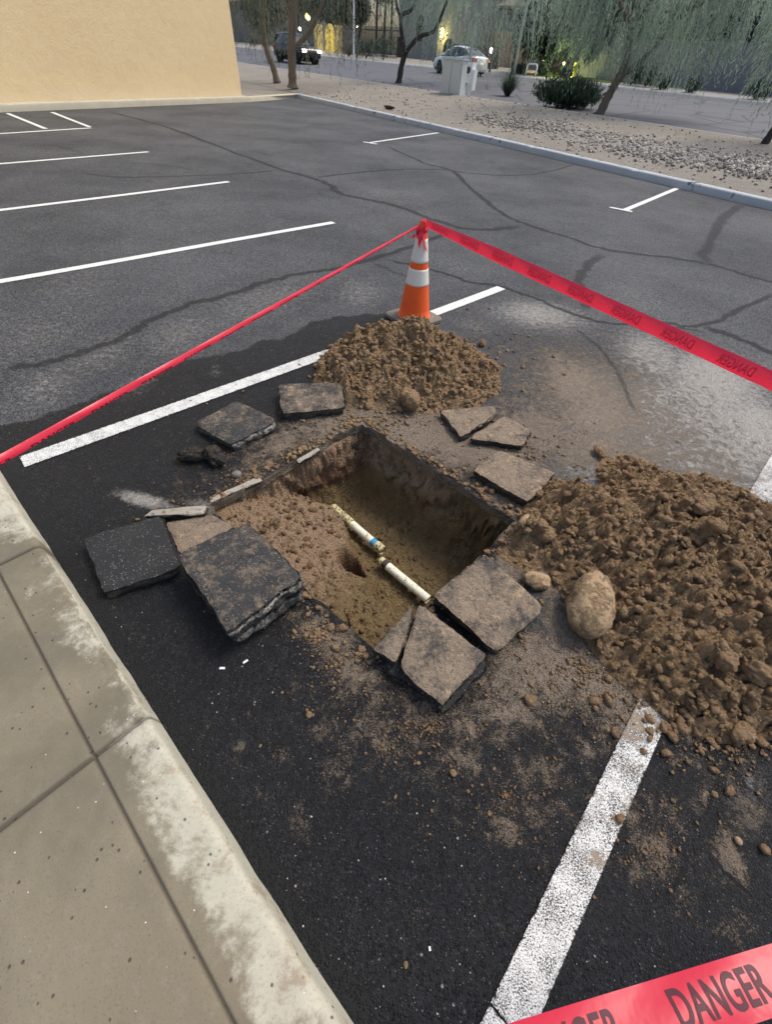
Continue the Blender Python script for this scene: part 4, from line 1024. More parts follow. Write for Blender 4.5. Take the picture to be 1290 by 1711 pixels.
WA, WB, WC = at(0, 188), at(418, 170.5), at(497, 165)
wd_ = (WB-WA); wd_.z = 0; wd_.normalize(); wnn = Vector((-wd_.y, wd_.x, 0))
if wnn.x > 0: wnn = -wnn
kerb_run(WB-wd_*34, WB, wnn, .15, .34, TKERB)
kerb_run(WB, FCa+fn*.0, wnn, .14, .2, TKERB, joints=0)
# corner fillet between the two kerbs
cp_ = FCa; mb = MB(); pr_ = [(cp_.x+math.cos(a_)*.26-.02, cp_.y+math.sin(a_)*.26+.1) for a_ in [i/14*2*PI for i in range(14)]]; mb.prism(pr_, -.02, .128); struct('kerb', mb, KERB)
# planted strip
fan = [FCa+fn*.2, FCa-fd*95+fn*.2, FCa-fd*95-wd_*60, WB-wd_*60+wnn*.3, WB+wnn*.3, WB+wnn*.1+wd_*.2]
mbf = MB(); mbf.add([(p.x, p.y, .108) for p in fan], [tuple(range(len(fan)))]); struct('landscape_strip', mbf, GRAN)
def strip(s, t):
    s2 = s
    a = FCa+fd*s2+fn*.22; b_ = GN_a+rd*s2+rn*(-.16); b_ = b_+rd*((a-b_).dot(rd)) if False else b_
    # keep the two edges abreast
    b_ = GN_a+rd*((a-GN_a).dot(rd))-rn*.16
    p = a.lerp(b_, t); z = .115+(.5-.115)*t
    p.z = z+(.05*(float(fbm(np.array([p.x*.5]), np.array([p.y*.5]), 3, 4)[0])-.5)*math.sin(PI*min(1, max(0, t)))*2)
    return p
ribbon('landscape_strip', strip, -95, 62, 220, [0, .02, .05]+[i/20 for i in range(2, 20)]+[.98, 1], GRAN, smooth=True)
# kerb and street
smin, smax = -120, 75
def kf(s, k):
    prof_ = [(-.17, .48), (-.16, .5), (-.02, .5), (0, .49), (.01, .40), (.35, .425), (.36, .43)]; q, z = prof_[k]; p = roadpt(s, q, z); return p
ribbon('street_kerb', kf, smin, smax, 60, list(range(7)), SKERB)
ribbon('street', lambda s, t: roadpt(s, .34+t*(ROADW-.68), .425+.033*(.34+t*(ROADW-.68))), smin, smax, 80, [i/8 for i in range(9)], STREET)
zf = .42+.033*ROADW
def kf2(s, k):
    prof_ = [(ROADW-.36, zf-.01), (ROADW-.01, zf-.02), (ROADW, zf+.11), (ROADW+.15, zf+.12), (ROADW+.17, zf+.11)]; q, z = prof_[k]; return roadpt(s, q, z)
ribbon('street_kerb', kf2, smin, smax, 60, list(range(5)), SKERB)
n = N('far_pavement_material', .85); v = n.pos; FPAVE = n.out(n.mix(n.noise(1.2, 5, .6, v), (.20, .20, .20), (.33, .33, .33)))
ribbon('far_pavement', lambda s, t: roadpt(s, ROADW+.15+t*2.0, zf+.128+.040*(.05+t*2.0)), smin, smax, 60, [0, .5, 1], FPAVE)
ribbon('far_ground', lambda s, t: roadpt(s, ROADW+.1+t, zg(ROADW+.1+t)-.012), smin*2, smax*2.2, 60, [0, 1, 3, 5, 6.9, 12, 25, 67, 120], GRAN)
g_ = MB().box((0, 0, -1.35), (1600, 1600, .5)); struct('ground', g_, GRAN)
# river rock bed beside the far kerb
CB = [plain('river_rock_material', (.26, .235, .215), .8, .3, .55, 3)]
sp_ = []
RB = [(775, 198, 7), (830, 208, 12), (900, 222, 15), (1000, 242, 17), (1100, 262, 17), (1200, 280, 16), (1330, 303, 15)]
def stripz(p):
    w_ = (p-FCa).dot(fn); v_ = (p-GN_a).dot(rn); return .115+.385*max(0, min(1, (w_-.22)/max(.1, (w_-.22)-v_-.16)))
for i in range(3000):
    x = 775+540*random.random()**.8
    for (xa, ya, ha), (xb, yb, hb2) in zip(RB, RB[1:]):
        if xa <= x <= xb: t = (x-xa)/(xb-xa); yc_ = ya+(yb-ya)*t; hh_ = ha+(hb2-ha)*t
    p = at(x, yc_+max(-2, min(2, random.gauss(0, .62)))*hh_*.55, .16)
    if (p-FCa).dot(fn) < .3: continue
    p.z = stripz(p); sp_.append((p.x, p.y, p.z, random.choice((.018, .024, .03, .038, .048))))
RRM = N('rock_bed_material', .85, .3); v = RRM.pos; rr = RRM.mix(RRM.sep(RRM.vor(9, vec=v, out='Color'))[0], (.15, .135, .12), (.62, .57, .50)); RRM = RRM.out(RRM.mix(.85, (.12, .11, .105), rr))
scatter('river_rocks', sp_, RRM, 'bed of loose grey river rocks along the far kerb', 'river rocks', IC1, .3, .7)
sp_ = []
for _ in range(2600):
    L0 = random.uniform(-2, 34); o_ = random.uniform(.25, 6); p = FCa+fd*L0+fn*o_
    sp_.append((p.x, p.y, stripz(p), .010+.034*random.random()**3))
scatter('strip_gravel', sp_, RRM, 'scattered pebbles over the tan planted strip', 'gravel', IC1, .3, .7)
for x, y, r, lab in ((1258, 284, (.26, .12, .05), 'flat pale stone by the far kerb at the right'), (650, 182, (.34, .07, .05), 'dark dry twig heap on the tan strip left of the utility cabinet'), (1256, 271, (.34, .05, .03), 'dark curled bark scrap on the rock bed at the right')):
    p = at(x, y, .17); rock('stone' if 'stone' in lab else 'debris', tuple(p), r, lab, 'stone' if 'stone' in lab else 'debris', fd.angle(Vector((1, 0, 0)))*-1, int(x) % 50, plain('pale_stone_material', (.42, .36, .28), .9) if 'stone' in lab else plain('bark_scrap_material', (.05, .04, .03), .9, .2, .5, 20), .3, IC2)

# ------------------------------------------------------------------ yellow building
n = N('yellow_stucco_material', .92, .2); v = n.pos
yc = n.mix(n.noise(.7, 5, .6, v), (.80, .60, .33), (.87, .69, .41)); yc = n.mix(n.mr(n.noise(3.2, 6, .7, v), .55, .75, 0, .35), yc, (.84, .71, .50)); yc = n.mix(n.mr(n.noise(2.2, 7, .75, v), .5, .72, 0, .4), yc, (.70, .50, .27)); yc = n.mix(n.mr(n.sep(v)[2], .6, .15, 0, .35), yc, (.60, .55, .42)); yc = n.mix(n.mr(n.noise(1.6, 6, .75, n.mapv((1, 1, .35), v)), .6, .8, 0, .3), yc, (.62, .48, .30))
YEL = n.out(yc, nrm=n.bump(n.ma('ADD', n.noise(28, 6, .75, v), n.ma('MULTIPLY', n.noise(5, 3, .6, v), 1.2)), .6, .014))
we = at(415.5, 158.5, .15)+wnn*.05
bd = thing('building', tuple(we), 'yellow stucco building with a plain windowless wall at the top left', 'building')
e0 = WB+wnn*.33+wd_*(-.05); e1 = e0-wd_*34
HB = 7.5
mb = MB(); th = 9.0
c_ = [e0, e1, e1+wnn*th, e0+wnn*th]
nh, nl_ = 12, 40
mb.prism([(p.x, p.y) for p in (c_[0], c_[3], c_[2], c_[1])], -.05, HB)
MK('wall', mb, YEL, bd, tuple(we))
mb = MB(); c2_ = [e0+wd_*.06-wnn*.06, e1-wd_*.06-wnn*.06, e1+wnn*(th+.06)-wd_*.06, e0+wnn*(th+.06)+wd_*.06]
mb.prism([(p.x, p.y) for p in (c2_[0], c2_[3], c2_[2], c2_[1])], HB, HB+.35); MK('parapet', mb, YEL, bd, tuple(we))
mb = MB(); w0_ = e0-wd_*5.4-wnn*.012; mb.tube([w0_+Vector((0, 0, 1.0)), w0_-wd_*.25+Vector((0, 0, .15))], .014, 6)
# ------------------------------------------------------------------ plants
def leafmat(name, a, b, c=None):
    n = N(name, .7, .2); t = n.attr('tint'); cc = n.mix(t, a, b); n.out(cc); n.b.inputs['Subsurface Weight'].default_value = 0
    tr = n.nd('ShaderNodeBsdfTranslucent'); n.put(tr.inputs[0], cc); mx = n.nd('ShaderNodeMixShader'); mx.inputs[0].default_value = .35
    o = n.t.nodes['Material Output']; n.t.links.new(n.b.outputs[0], mx.inputs[1]); n.t.links.new(tr.outputs[0], mx.inputs[2]); n.t.links.new(mx.outputs[0], o.inputs[0]); return n.m
WILLOW = leafmat('willow_leaf_material', (.14, .20, .17), (.48, .58, .44)); DARKL = leafmat('dark_leaf_material', (.032, .050, .042), (.11, .145, .115)); MIDL = leafmat('shrub_leaf_material', (.022, .040, .030), (.085, .125, .082)); GREYL = leafmat('grey_leaf_material', (.10, .11, .09), (.22, .23, .19)); OLIVE = leafmat('olive_leaf_material', (.075, .085, .065), (.20, .21, .16))
BARK = N('bark_material', .95, .15); v = BARK.pos; BARK = BARK.out(BARK.mix(BARK.noise(6, 6, .7, BARK.mapv((1, 1, .2), v)), (.085, .070, .058), (.24, .205, .170)), nrm=BARK.bump(BARK.noise(20, 4, .7, BARK.mapv((1, 1, .2), v)), .8, .03))
BARKD = plain('dark_bark_material', (.06, .052, .050), .95, .15, .4, 6)
def strands(P0, Ls, K, ll, lw, sway=.25, seed=0, out=None, droop=1.0):
    r = np.random.default_rng(seed); n = len(P0)
    hd = r.normal(0, 1, (n, 2)); hd /= np.linalg.norm(hd, axis=1)[:, None]+1e-6
    if out is not None: hd = out+hd*.5
    V_ = np.zeros((n, K, 4, 3)); T = np.zeros((n, K, 4))
    tint = np.clip(r.normal(.45, .25, n), 0, 1)
    for k in range(K):
        t = (k+.5)/K; c = P0.copy(); c[:, 0] += hd[:, 0]*sway*Ls*math.sin(t*1.4); c[:, 1] += hd[:, 1]*sway*Ls*math.sin(t*1.4)
        c[:, 2] += -Ls*droop*t**1.3+.10*Ls*(1-droop)
        c += r.normal(0, .03, (n, 3))*ll*6
        dr = np.column_stack([hd[:, 0]*.3+r.normal(0, .35, n), hd[:, 1]*.3+r.normal(0, .35, n), -droop+r.normal(0, .35+.8*(1-droop), n)]); dr /= np.linalg.norm(dr, axis=1)[:, None]
        sd_ = np.cross(dr, r.normal(0, 1, (n, 3))); sd_ /= np.linalg.norm(sd_, axis=1)[:, None]+1e-6
        L_ = ll*r.uniform(.6, 1.3, n)[:, None]; W_ = lw*r.uniform(.6, 1.3, n)[:, None]
        V_[:, k, 0] = c-sd_*W_*.5; V_[:, k, 1] = c+sd_*W_*.5; V_[:, k, 2] = c+dr*L_+sd_*W_*.3; V_[:, k, 3] = c+dr*L_-sd_*W_*.3
        T[:, k, :] = np.clip(tint+.25*(t-.3)+r.normal(0, .12, n), 0, 1)[:, None]
    V_ = V_.reshape(-1, 3); F_ = np.arange(len(V_)).reshape(-1, 4); return V_, F_, T.ravel()
def shell_points(cs, n, seed, inner=.55):
    """cs: list of (centre, radii); points through the outer half of each lobe"""
    r = np.random.default_rng(seed); vol = np.array([c[1][0]*c[1][1]*c[1][2] for c in cs])**.8; pick = r.choice(len(cs), n, p=vol/vol.sum())
    d = r.normal(0, 1, (n, 3)); d /= np.linalg.norm(d, axis=1)[:, None]; rad = inner+(1-inner)*r.random(n)**.7
    C_ = np.array([c[0] for c in cs])[pick]; R_ = np.array([c[1] for c in cs])[pick]
    return C_+d*R_*rad[:, None], d[:, :2], pick
def tree(base, trunk, lobes, nstr, L_, K, ll, lw, mat, label, seed, bark=BARK, limbs=(), droop=1.0, name='tree', group=None, sway=.25, cat='tree', inner=.5):
    root = thing(name, tuple(base), label, cat, group)
    tb = MB()
    for pts, r0, r1 in trunk:
        pts = [Vector(p) for p in pts]; out = []
        for i in range(len(pts)-1):
            a, b_, c, d = pts[max(i-1, 0)], pts[i], pts[i+1], pts[min(i+2, len(pts)-1)]
            for k in range(5):
                t = k/5; out.append(.5*((2*b_)+(-a+c)*t+(2*a-5*b_+4*c-d)*t*t+(-a+3*b_-3*c+d)*t**3))
        out.append(pts[-1]); m_ = len(out)
        tb.tube(out, [(r0+(r1-r0)*i/(m_-1))*(1+.5*math.exp(-i*1.2))*(1+.10*math.sin(i*2.1+seed)) for i in range(m_)], 9)
    top = [Vector(t[0][-1]) for t in trunk]
    rr = random.Random(seed)
    for (c, R_) in lobes:
        c = Vector(c)
        for _ in range(3):
            st_ = min(top, key=lambda q_: (q_-c).length); e = c+Vector((rr.uniform(-.7, .7)*R_[0], rr.uniform(-.7, .7)*R_[1], rr.uniform(-.2, .7)*R_[2]))
            mid = st_.lerp(e, .5)+Vector((0, 0, .15*(e-st_).length)); tb.tube([st_, mid, e], [trunk[0][2]*.7, trunk[0][2]*.45, .012], 6)
    MK('trunk', tb, bark, root, tuple(base), True)
    P0, od, pk = shell_points(lobes, nstr, seed, inner); r = np.random.default_rng(seed+1); Ls = r.uniform(L_[0], L_[1], nstr)
    V_, F_, T = strands(P0, Ls, K, ll, lw, sway, seed+2, od, droop)
    cl = fbm(V_[:, 0]*.8+V_[:, 2]*.25+seed, V_[:, 1]*.8-V_[:, 2]*.25, 3, seed); T = np.clip(T*.55+(cl-.35)*1.6, 0, 1)
    mk('crown', V_, F_, mat, root, tuple(base), False, {'tint': T})
    return root
def along(p, x, y):
    """point above/beside ground point p, at p's distance, on the ray of picture position (x, y)"""
    d = ray(x, y); t = p.y/d[1]; return Vector((d[0]*t, p.y, EYE+d[2]*t))
# two trees beyond the wall
def stp(x, y, z=.3):
    return at(x, y, z)
p = stp(463, 139, .2); f_ = lambda x, y, dy=0: along(p, x, y)+Vector((0, dy, 0))
tree(p, [([p, f_(456, 112), f_(447, 88), f_(441, 60), f_(438, 20), f_(434, -40)], .15, .10)], [(tuple(f_(440, -60)), (2.2, 2.2, 1.9)), (tuple(f_(405, -60, 1)), (2, 2, 1.8))], 300, (.8, 1.8), 18, .12, .025, OLIVE, 'leaning bent-trunk tree just right of the yellow wall', 11, name='tree')
p = stp(489, 147, .2)
tree(p, [([p, f_(488, 120), f_(487, 80), f_(490, 20), f_(492, -40)], .19, .15), ([f_(489, 82), f_(510, 62), f_(525, 40), f_(540, 0), f_(550, -40)], .10, .06)], [(tuple(f_(500, -50)), (2.4, 2.4, 2.0)), (tuple(f_(560, -50, 1)), (2.2, 2.2, 1.8))], 340, (.8, 1.7), 18, .12, .025, OLIVE, 'straight grey-trunk tree second from the yellow wall', 12)
# forked tree
p = stp(666, 142, .42); f_ = lambda x, y, dy=0: along(p, x, y)+Vector((0, dy, 0))
tree(p, [([p, f_(671, 110), f_(678, 88)], .15, .12), ([f_(678, 88), f_(672, 60), f_(670, 28), f_(690, 14), f_(697, -15)], .11, .06), ([f_(677, 88), f_(700, 62), f_(725, 52), f_(740, 20), f_(760, -30)], .10, .05), ([f_(670, 30), f_(663, 10), f_(660, -20)], .08, .05)],
     [(tuple(f_(770, -40)), (3.2, 2.2, 2.0)), (tuple(f_(700, -70)), (2.5, 2.0, 1.6)), (tuple(f_(840, -30, 2)), (3.0, 2.2, 2.2))], 900, (.7, 2.0), 20, .12, .022, WILLOW, 'forked tree behind and left of the utility cabinet', 13, bark=BARKD)
# weeping tree
p = stp(1002, 193, .42); f_ = lambda x, y, dy=0: along(p, x, y)+Vector((0, dy, 0))
tree(p, [([p, f_(1015, 165), f_(1030, 138), f_(1048, 100), f_(1055, 50)], .16, .10), ([f_(1022, 150), f_(1048, 120), f_(1090, 85), f_(1120, 40)], .10, .06)],
     [(tuple(f_(1045, -35)), (1.9, 2.2, 1.6)), (tuple(f_(1090, -30)), (2.6, 2.4, 1.7)), (tuple(f_(1150, 15, -.5)), (1.9, 1.8, 1.2)), (tuple(f_(1215, -20, -.3)), (1.9, 1.8, 1.5)), (tuple(f_(965, -105)), (1.9, 2.0, 1.5)), (tuple(f_(1260, -100, -1)), (2.0, 2, 1.7))], 2100, (.4, 1.5), 20, .09, .020, WILLOW, 'large weeping grey-green tree leaning over the street at right', 14, sway=.18)
p = stp(1276, 244, .42); f_ = lambda x, y, dy=0: along(p, x, y)+Vector((0, dy, 0))
tree(p, [([p, f_(1290, 222), f_(1315, 190), f_(1340, 130)], .10, .07)], [(tuple(f_(1400, 20)), (1.4, 1.2, 1.2))], 350, (.5, 1.2), 18, .10, .022, WILLOW, 'thin leaning dark trunk at the right frame edge', 15, bark=BARKD)
# shrubs on the strip
def shrub(p, rx, ry, rz, nl, mat, label, seed, ll=.09, lw=.035, name='shrub', group=None, z0=None):
    root = thing(name, tuple(p), label, 'shrub', group); r = np.random.default_rng(seed)
    lob = [((p[0]+r.uniform(-.5, .5)*rx, p[1]+r.uniform(-.5, .5)*ry, p[2]+rz*r.uniform(.35, .6)), (rx*r.uniform(.45, .7), ry*r.uniform(.45, .7), rz*r.uniform(.4, .55))) for _ in range(9)]
    P0, od, _ = shell_points(lob, nl//6, seed, .3); P0[:, 2] = np.maximum(P0[:, 2], p[2]+.05)
    V_, F_, T = strands(P0, np.full(len(P0), rz*.22), 6, ll, lw, .8, seed, od, -.6); mk('foliage', V_, F_, mat, root, tuple(p), False, {'tint': T})
    tb = MB()
    for k in range(6):
        a = k*1.05; tb.tube([Vector(p), Vector(p)+Vector((math.cos(a)*rx*.3, math.sin(a)*ry*.3, rz*.4)), Vector(p)+Vector((math.cos(a)*rx*.6, math.sin(a)*ry*.6, rz*.75))], [.02, .014, .006], 5)
    MK('stems', tb, BARKD, root, tuple(p)); return root
p = at(934, 186, .36); shrub(p, 1.35, .9, .86, 13000, MIDL, 'big rounded dark green bush left of the weeping tree', 21, .08, .03)
def grass(p, h, r, n_, mat, label, seed, name='grass_clump', group=None, cat='grass clump'):
    rg = np.random.default_rng(seed); V_, F_, T = [], [], []
    for i in range(n_):
        a = rg.uniform(0, 2*PI); sp = rg.uniform(.1, 1)**.7; d = np.array([math.cos(a), math.sin(a)]); H_ = h*rg.uniform(.6, 1.1)*(1-.25*sp); w = .012+.006*rg.random(); s_ = np.array([-d[1], d[0]])*w; t_ = rg.random()
        k0 = len(V_)
        for k in range(4):
            t = k/3; c = np.array(p[:2])+d*r*sp*(t**1.4)+d*.05*sp; ww = s_*(1-t*.85); zz = p[2]+H_*(t-.25*sp*t*t)
            V_ += [(*(c-ww), zz), (*(c+ww), zz)]; T += [t_, t_]
        for k in range(3): F_.append((k0+2*k, k0+2*k+1, k0+2*k+3, k0+2*k+2))
    ob = mk(name, V_, F_, mat, origin=tuple(p), attrs={'tint': T}); return tag(ob, label, cat, group)
grass(at(847, 164, .45), 1.05, .62, 520, MIDL, 'spiky grey-green grass clump between the cabinet and the big bush', 22)
# far-side small shrubs
for i, (x, y, s, lab) in enumerate(((905, 122, .45, 'small round shrub left of its twin on the lit lawn edge'), (942, 127, .42, 'small round shrub nearest the glowing hydrant'), (1054, 140, .8, 'low dark shrub behind the weeping tree trunk'), (1078, 137, .9, 'dark shrub against the far wall behind the weeping tree'), (1104, 152, .42, 'small kerbside shrub left of its twin, under the willow fringe'), (1152, 158, .42, 'small kerbside shrub right of its twin, under the willow fringe'), (1262, 164, .55, 'lone small shrub at the far kerb near the right edge'), (583, 90, .8, 'grey-green shrub beside the thin white pole'), (612, 90, 1.1, 'bushy shrub right of the thin white pole'), (640, 88, 1.2, 'tall dark shrub at the foot of the dark fence'), (597, 86, .9, 'pale shrub against the dark fence'), (425, 92, 1.1, 'grey dry shrub at the street edge by the yellow wall'), (447, 95, .9, 'grey dry shrub behind the bent tree trunk'), (869, 112, .4, 'small shrub behind the white bent pipe'))):
    v_ = ROADW+2.2 if i not in (4, 5, 6) else ROADW+1.2
    if 'grey dry' in lab: v_ = ROADW+2
    p = col(x, v_); shrub(p, s*.95, s*.8, s*1.15, 900, GREYL if 'grey' in lab or 'pale' in lab else DARKL, lab, 40+i, .12, .05)
# ------------------------------------------------------------------ far side: walls, houses, trees, lamps
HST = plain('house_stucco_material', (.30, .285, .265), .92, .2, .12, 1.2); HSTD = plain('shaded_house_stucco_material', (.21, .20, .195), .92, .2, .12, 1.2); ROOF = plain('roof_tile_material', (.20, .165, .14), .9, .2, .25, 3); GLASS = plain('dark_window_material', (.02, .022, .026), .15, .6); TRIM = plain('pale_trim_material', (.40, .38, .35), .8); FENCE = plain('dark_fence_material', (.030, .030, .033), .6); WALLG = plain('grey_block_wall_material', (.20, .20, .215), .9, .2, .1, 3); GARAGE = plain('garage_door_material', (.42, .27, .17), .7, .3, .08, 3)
WARM = emis('warm_lamp_material', (1, .80, .42), 9); WHITEL = emis('white_lamp_material', (1, .93, .82), 14); YELL = emis('yellow_lamp_material', (1, .86, .30), 3.5); HEADL = emis('headlight_material', (.92, .96, 1), 10)
def frame_at(p): return rd, rn
def obox(p, s0, s1, v0, v1, z0, z1):
    """box in street coordinates round p"""
    mb = MB(); c = [p+rd*s0+rn*v0, p+rd*s1+rn*v0, p+rd*s1+rn*v1, p+rd*s0+rn*v1]; mb.prism([(q.x, q.y) for q in c], z0, z1); return mb
def arch(p, s, v, z0, w, h, th=.1, n=10, rect=False):
    """upright panel with an arched top, facing the street"""
    pts = [(-w/2, 0), (w/2, 0)]
    if rect: pts += [(w/2, h), (-w/2, h)]
    else: pts += [(w/2*math.cos(a), h-w/2+w/2*math.sin(a)) for a in [i/n*PI for i in range(n+1)]]
    mb = MB(); vs = []
    for dv in (0, th):
        for a, b_ in pts: q = p+rd*(s+a)+rn*(v+dv); vs.append((q.x, q.y, z0+b_))
    k = len(pts); mb.add(vs, [tuple(range(k)), tuple(reversed(range(k, 2*k)))]+[(i, k+i, k+(i+1) % k, (i+1) % k) for i in range(k)]); return mb
def house(x0, x1, v, H_, D_, label, mat, openings, roof='hip', name='house', lamps=()):
    a = col(x0, v); b_ = col(x1, v); W_ = (b_-a).dot(rd); z0 = a.z-.1; root = thing(name, tuple(a), label, 'house')
    MK('wall', obox(a, 0, W_, 0, D_, z0, z0+H_), mat, root, tuple(a))
    if roof == 'hip':
        e = .5; c = [a+rd*(-e)+rn*(-e), a+rd*(W_+e)+rn*(-e), a+rd*(W_+e)+rn*(D_+e), a+rd*(-e)+rn*(D_+e)]; r0, r1 = a+rd*(W_*.3)+rn*(D_/2), a+rd*(W_*.7)+rn*(D_/2); z1 = z0+H_+.02
        vs = [(q.x, q.y, z1) for q in c]+[(q.x, q.y, z1+.16) for q in c]+[(r0.x, r0.y, z1+1.9), (r1.x, r1.y, z1+1.9)]
        MK('roof', MB().add(vs, [(3, 2, 1, 0), (0, 1, 5, 4), (1, 2, 6, 5), (2, 3, 7, 6), (3, 0, 4, 7), (4, 5, 9, 8), (6, 7, 8, 9), (5, 6, 9), (7, 4, 8)]), ROOF, root, tuple(a))
    for kind, x, ytop, w, h, rect in openings:
        q = col(x, v); s = (q-a).dot(rd); zt = zat(a+rd*s, ytop)
        if kind == 'garage_door': o = MK('garage_door', arch(a, s, -.05, z0+.1, w, h, rect=True), GARAGE, root, tuple(q)); MK('frame', arch(a, s, -.03, z0+.1, w+.3, h+.15, rect=True), TRIM, o, tuple(q)); continue
        o = MK(kind, arch(a, s, -.06, zt-h, w, h, rect=rect), GLASS, root, tuple(q)); MK('frame', arch(a, s, -.04, zt-h-.1, w+.25, h+.2, rect=rect), TRIM, o, tuple(q))
    for x, y in lamps:
        q = col(x, v); s = (q-a).dot(rd); zt = zat(a+rd*s, y); qq = a+rd*s-rn*.18
        o = MK('wall_lamp', MB().lathe([(.02, 0), (.16, .05), (.20, .5), (.1, .62), (.01, .64)], (qq.x, qq.y, zt-.3), 10), YELL, root, tuple(q))
        ld = bpy.data.lights.new('lamp_light', 'POINT'); ld.energy = 90; ld.color = (1, .85, .3); ld.shadow_soft_size = .2; lo = bpy.data.objects.new('lamp_light', ld); COL.objects.link(lo); lq = qq-rn*.35; lo.location = (lq.x, lq.y, zt-.1)
    return root
house(664, 752, 30, 8.5, 10, 'two-storey beige house behind the forked tree with arched openings', HST, [('window', 698, 24, 1.1, 2.0, False), ('door', 668, 62, 1.3, 2.6, True)], lamps=())
house(728, 770, 24, 5.0, 7, 'lower beige entrance wing with a glowing wall lamp above the white car', HST, [('window', 747, 64, 1.4, 1.9, False)], lamps=((736, 55),))
house(775, 830, 30, 8.5, 10, 'beige house behind the thin metal post by the cabinet', HST, [('window', 794, 50, .8, 2.8, True)])
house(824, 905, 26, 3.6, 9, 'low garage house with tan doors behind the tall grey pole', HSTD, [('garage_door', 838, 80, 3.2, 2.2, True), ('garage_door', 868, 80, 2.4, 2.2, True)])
house(880, 935, 34, 8.5, 10, 'two-storey grey house left of the weeping tree with tall pale windows', HST, [('window', 893, 24, 1.2, 2.4, True), ('window', 903, 26, 1.2, 2.4, True), ('window', 936, 0, 1.6, 2.2, False)])
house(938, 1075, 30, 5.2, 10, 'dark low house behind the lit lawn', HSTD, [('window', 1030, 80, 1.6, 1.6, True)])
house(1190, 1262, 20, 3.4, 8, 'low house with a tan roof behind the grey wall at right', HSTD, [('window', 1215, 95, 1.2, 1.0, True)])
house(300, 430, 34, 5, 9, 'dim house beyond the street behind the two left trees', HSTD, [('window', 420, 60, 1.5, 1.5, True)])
house(455, 530, 36, 6, 9, 'pale house beyond the black vehicle', HST, [('window', 478, 45, 1.6, 3.2, True)])
# block wall at right
a = col(1178, ROADW+4.5); b_ = col(1420, ROADW+4.5); Wl = (b_-a).dot(rd); wl = thing('block_wall', tuple(a), 'long grey block wall along the far side of the street at right', 'wall'); MK('panel', obox(a, -9, Wl, 0, .2, a.z-.2, a.z+1.75), WALLG, wl, tuple(a)); MK('coping', obox(a, -9.05, Wl, -.03, .23, a.z+1.75, a.z+1.83), WALLG, wl, tuple(a))
# dark fence
a = col(572, ROADW+6); b_ = col(664, ROADW+6); Wl = (b_-a).dot(rd); fe = thing('metal_fence', tuple(a), 'dark metal fence between the lit gateway and the forked tree', 'fence'); mb = MB(); k = 0
while k < Wl: q = a+rd*k; mb.box((q.x, q.y, a.z+1.0), (.05, .05, 2.0)); k += .16
MK('pickets', mb, FENCE, fe, tuple(a)); mb = MB()
for zz in (.25, 1.75): q = a+rd*Wl/2; mb.box((q.x, q.y, a.z+zz), (Wl, .06, .08), math.atan2(rd.y, rd.x))
MK('rail', mb, FENCE, fe, tuple(a))
a2 = col(760, ROADW+5); b2_ = col(830, ROADW+5); Wl2 = (b2_-a2).dot(rd); fe = thing('block_wall', tuple(a2), 'low brown wall behind the white car', 'wall'); MK('panel', obox(a2, -1.0, Wl2, 0, .2, a2.z-.2, a2.z+1.1), plain('brown_wall_material', (.10, .075, .07), .9), fe, tuple(a2)); MK('coping', obox(a2, -1.05, Wl2, -.04, .24, a2.z+1.1, a2.z+1.18), plain('brown_coping_material', (.15, .12, .11), .9), fe, tuple(a2))
a2 = col(900, ROADW+9); b2_ = col(1160, ROADW+9); Wl2 = (b2_-a2).dot(rd); fe = thing('metal_fence', tuple(a2), 'dark fence behind the lit lawn', 'fence'); MK('panel', obox(a2, 0, Wl2, 0, .1, a2.z-.2, a2.z+1.8), FENCE, fe, tuple(a2)); MK('rail', obox(a2, 0, Wl2, -.04, .14, a2.z+1.8, a2.z+1.88), FENCE, fe, tuple(a2))
# gateway
GATE = plain('gate_pillar_material', (.50, .42, .22), .85, .2, .12, 3)
a = col(533, ROADW+7); gt = thing('gateway', tuple(a), 'lit yellow gateway with two pillars and an arch right of the black vehicle', 'gateway')
for x in (533, 567):
    q = col(x, ROADW+7); s = (q-a).dot(rd); o = MK('pillar', obox(a, s-.35, s+.35, -.35, .35, a.z-.1, a.z+2.0), GATE, gt, tuple(q)); MK('cap', obox(a, s-.45, s+.45, -.45, .45, a.z+2.0, a.z+2.15), GATE, o, tuple(q))
q = col(551, ROADW+7); s = (q-a).dot(rd); MK('arched_gate', arch(a, s, 0, a.z, 1.9, 2.1, .12), plain('gate_leaf_material', (.46, .38, .12), .6, .4, .3, 4), gt, tuple(q))
ld = bpy.data.lights.new('gate_light', 'POINT'); ld.energy = 160; ld.color = (1, .85, .4); ld.shadow_soft_size = .2; lo = bpy.data.objects.new('gate_light', ld); COL.objects.link(lo); q2 = q-rn*2.2; lo.location = (q2.x, q2.y, a.z+1.2)
MK('ground_lamp', MB().lathe([(.02, 0), (.10, .02), (.10, .10), (.01, .12)], (q2.x, q2.y, a.z), 10), WARM, gt, (q2.x, q2.y, a.z))
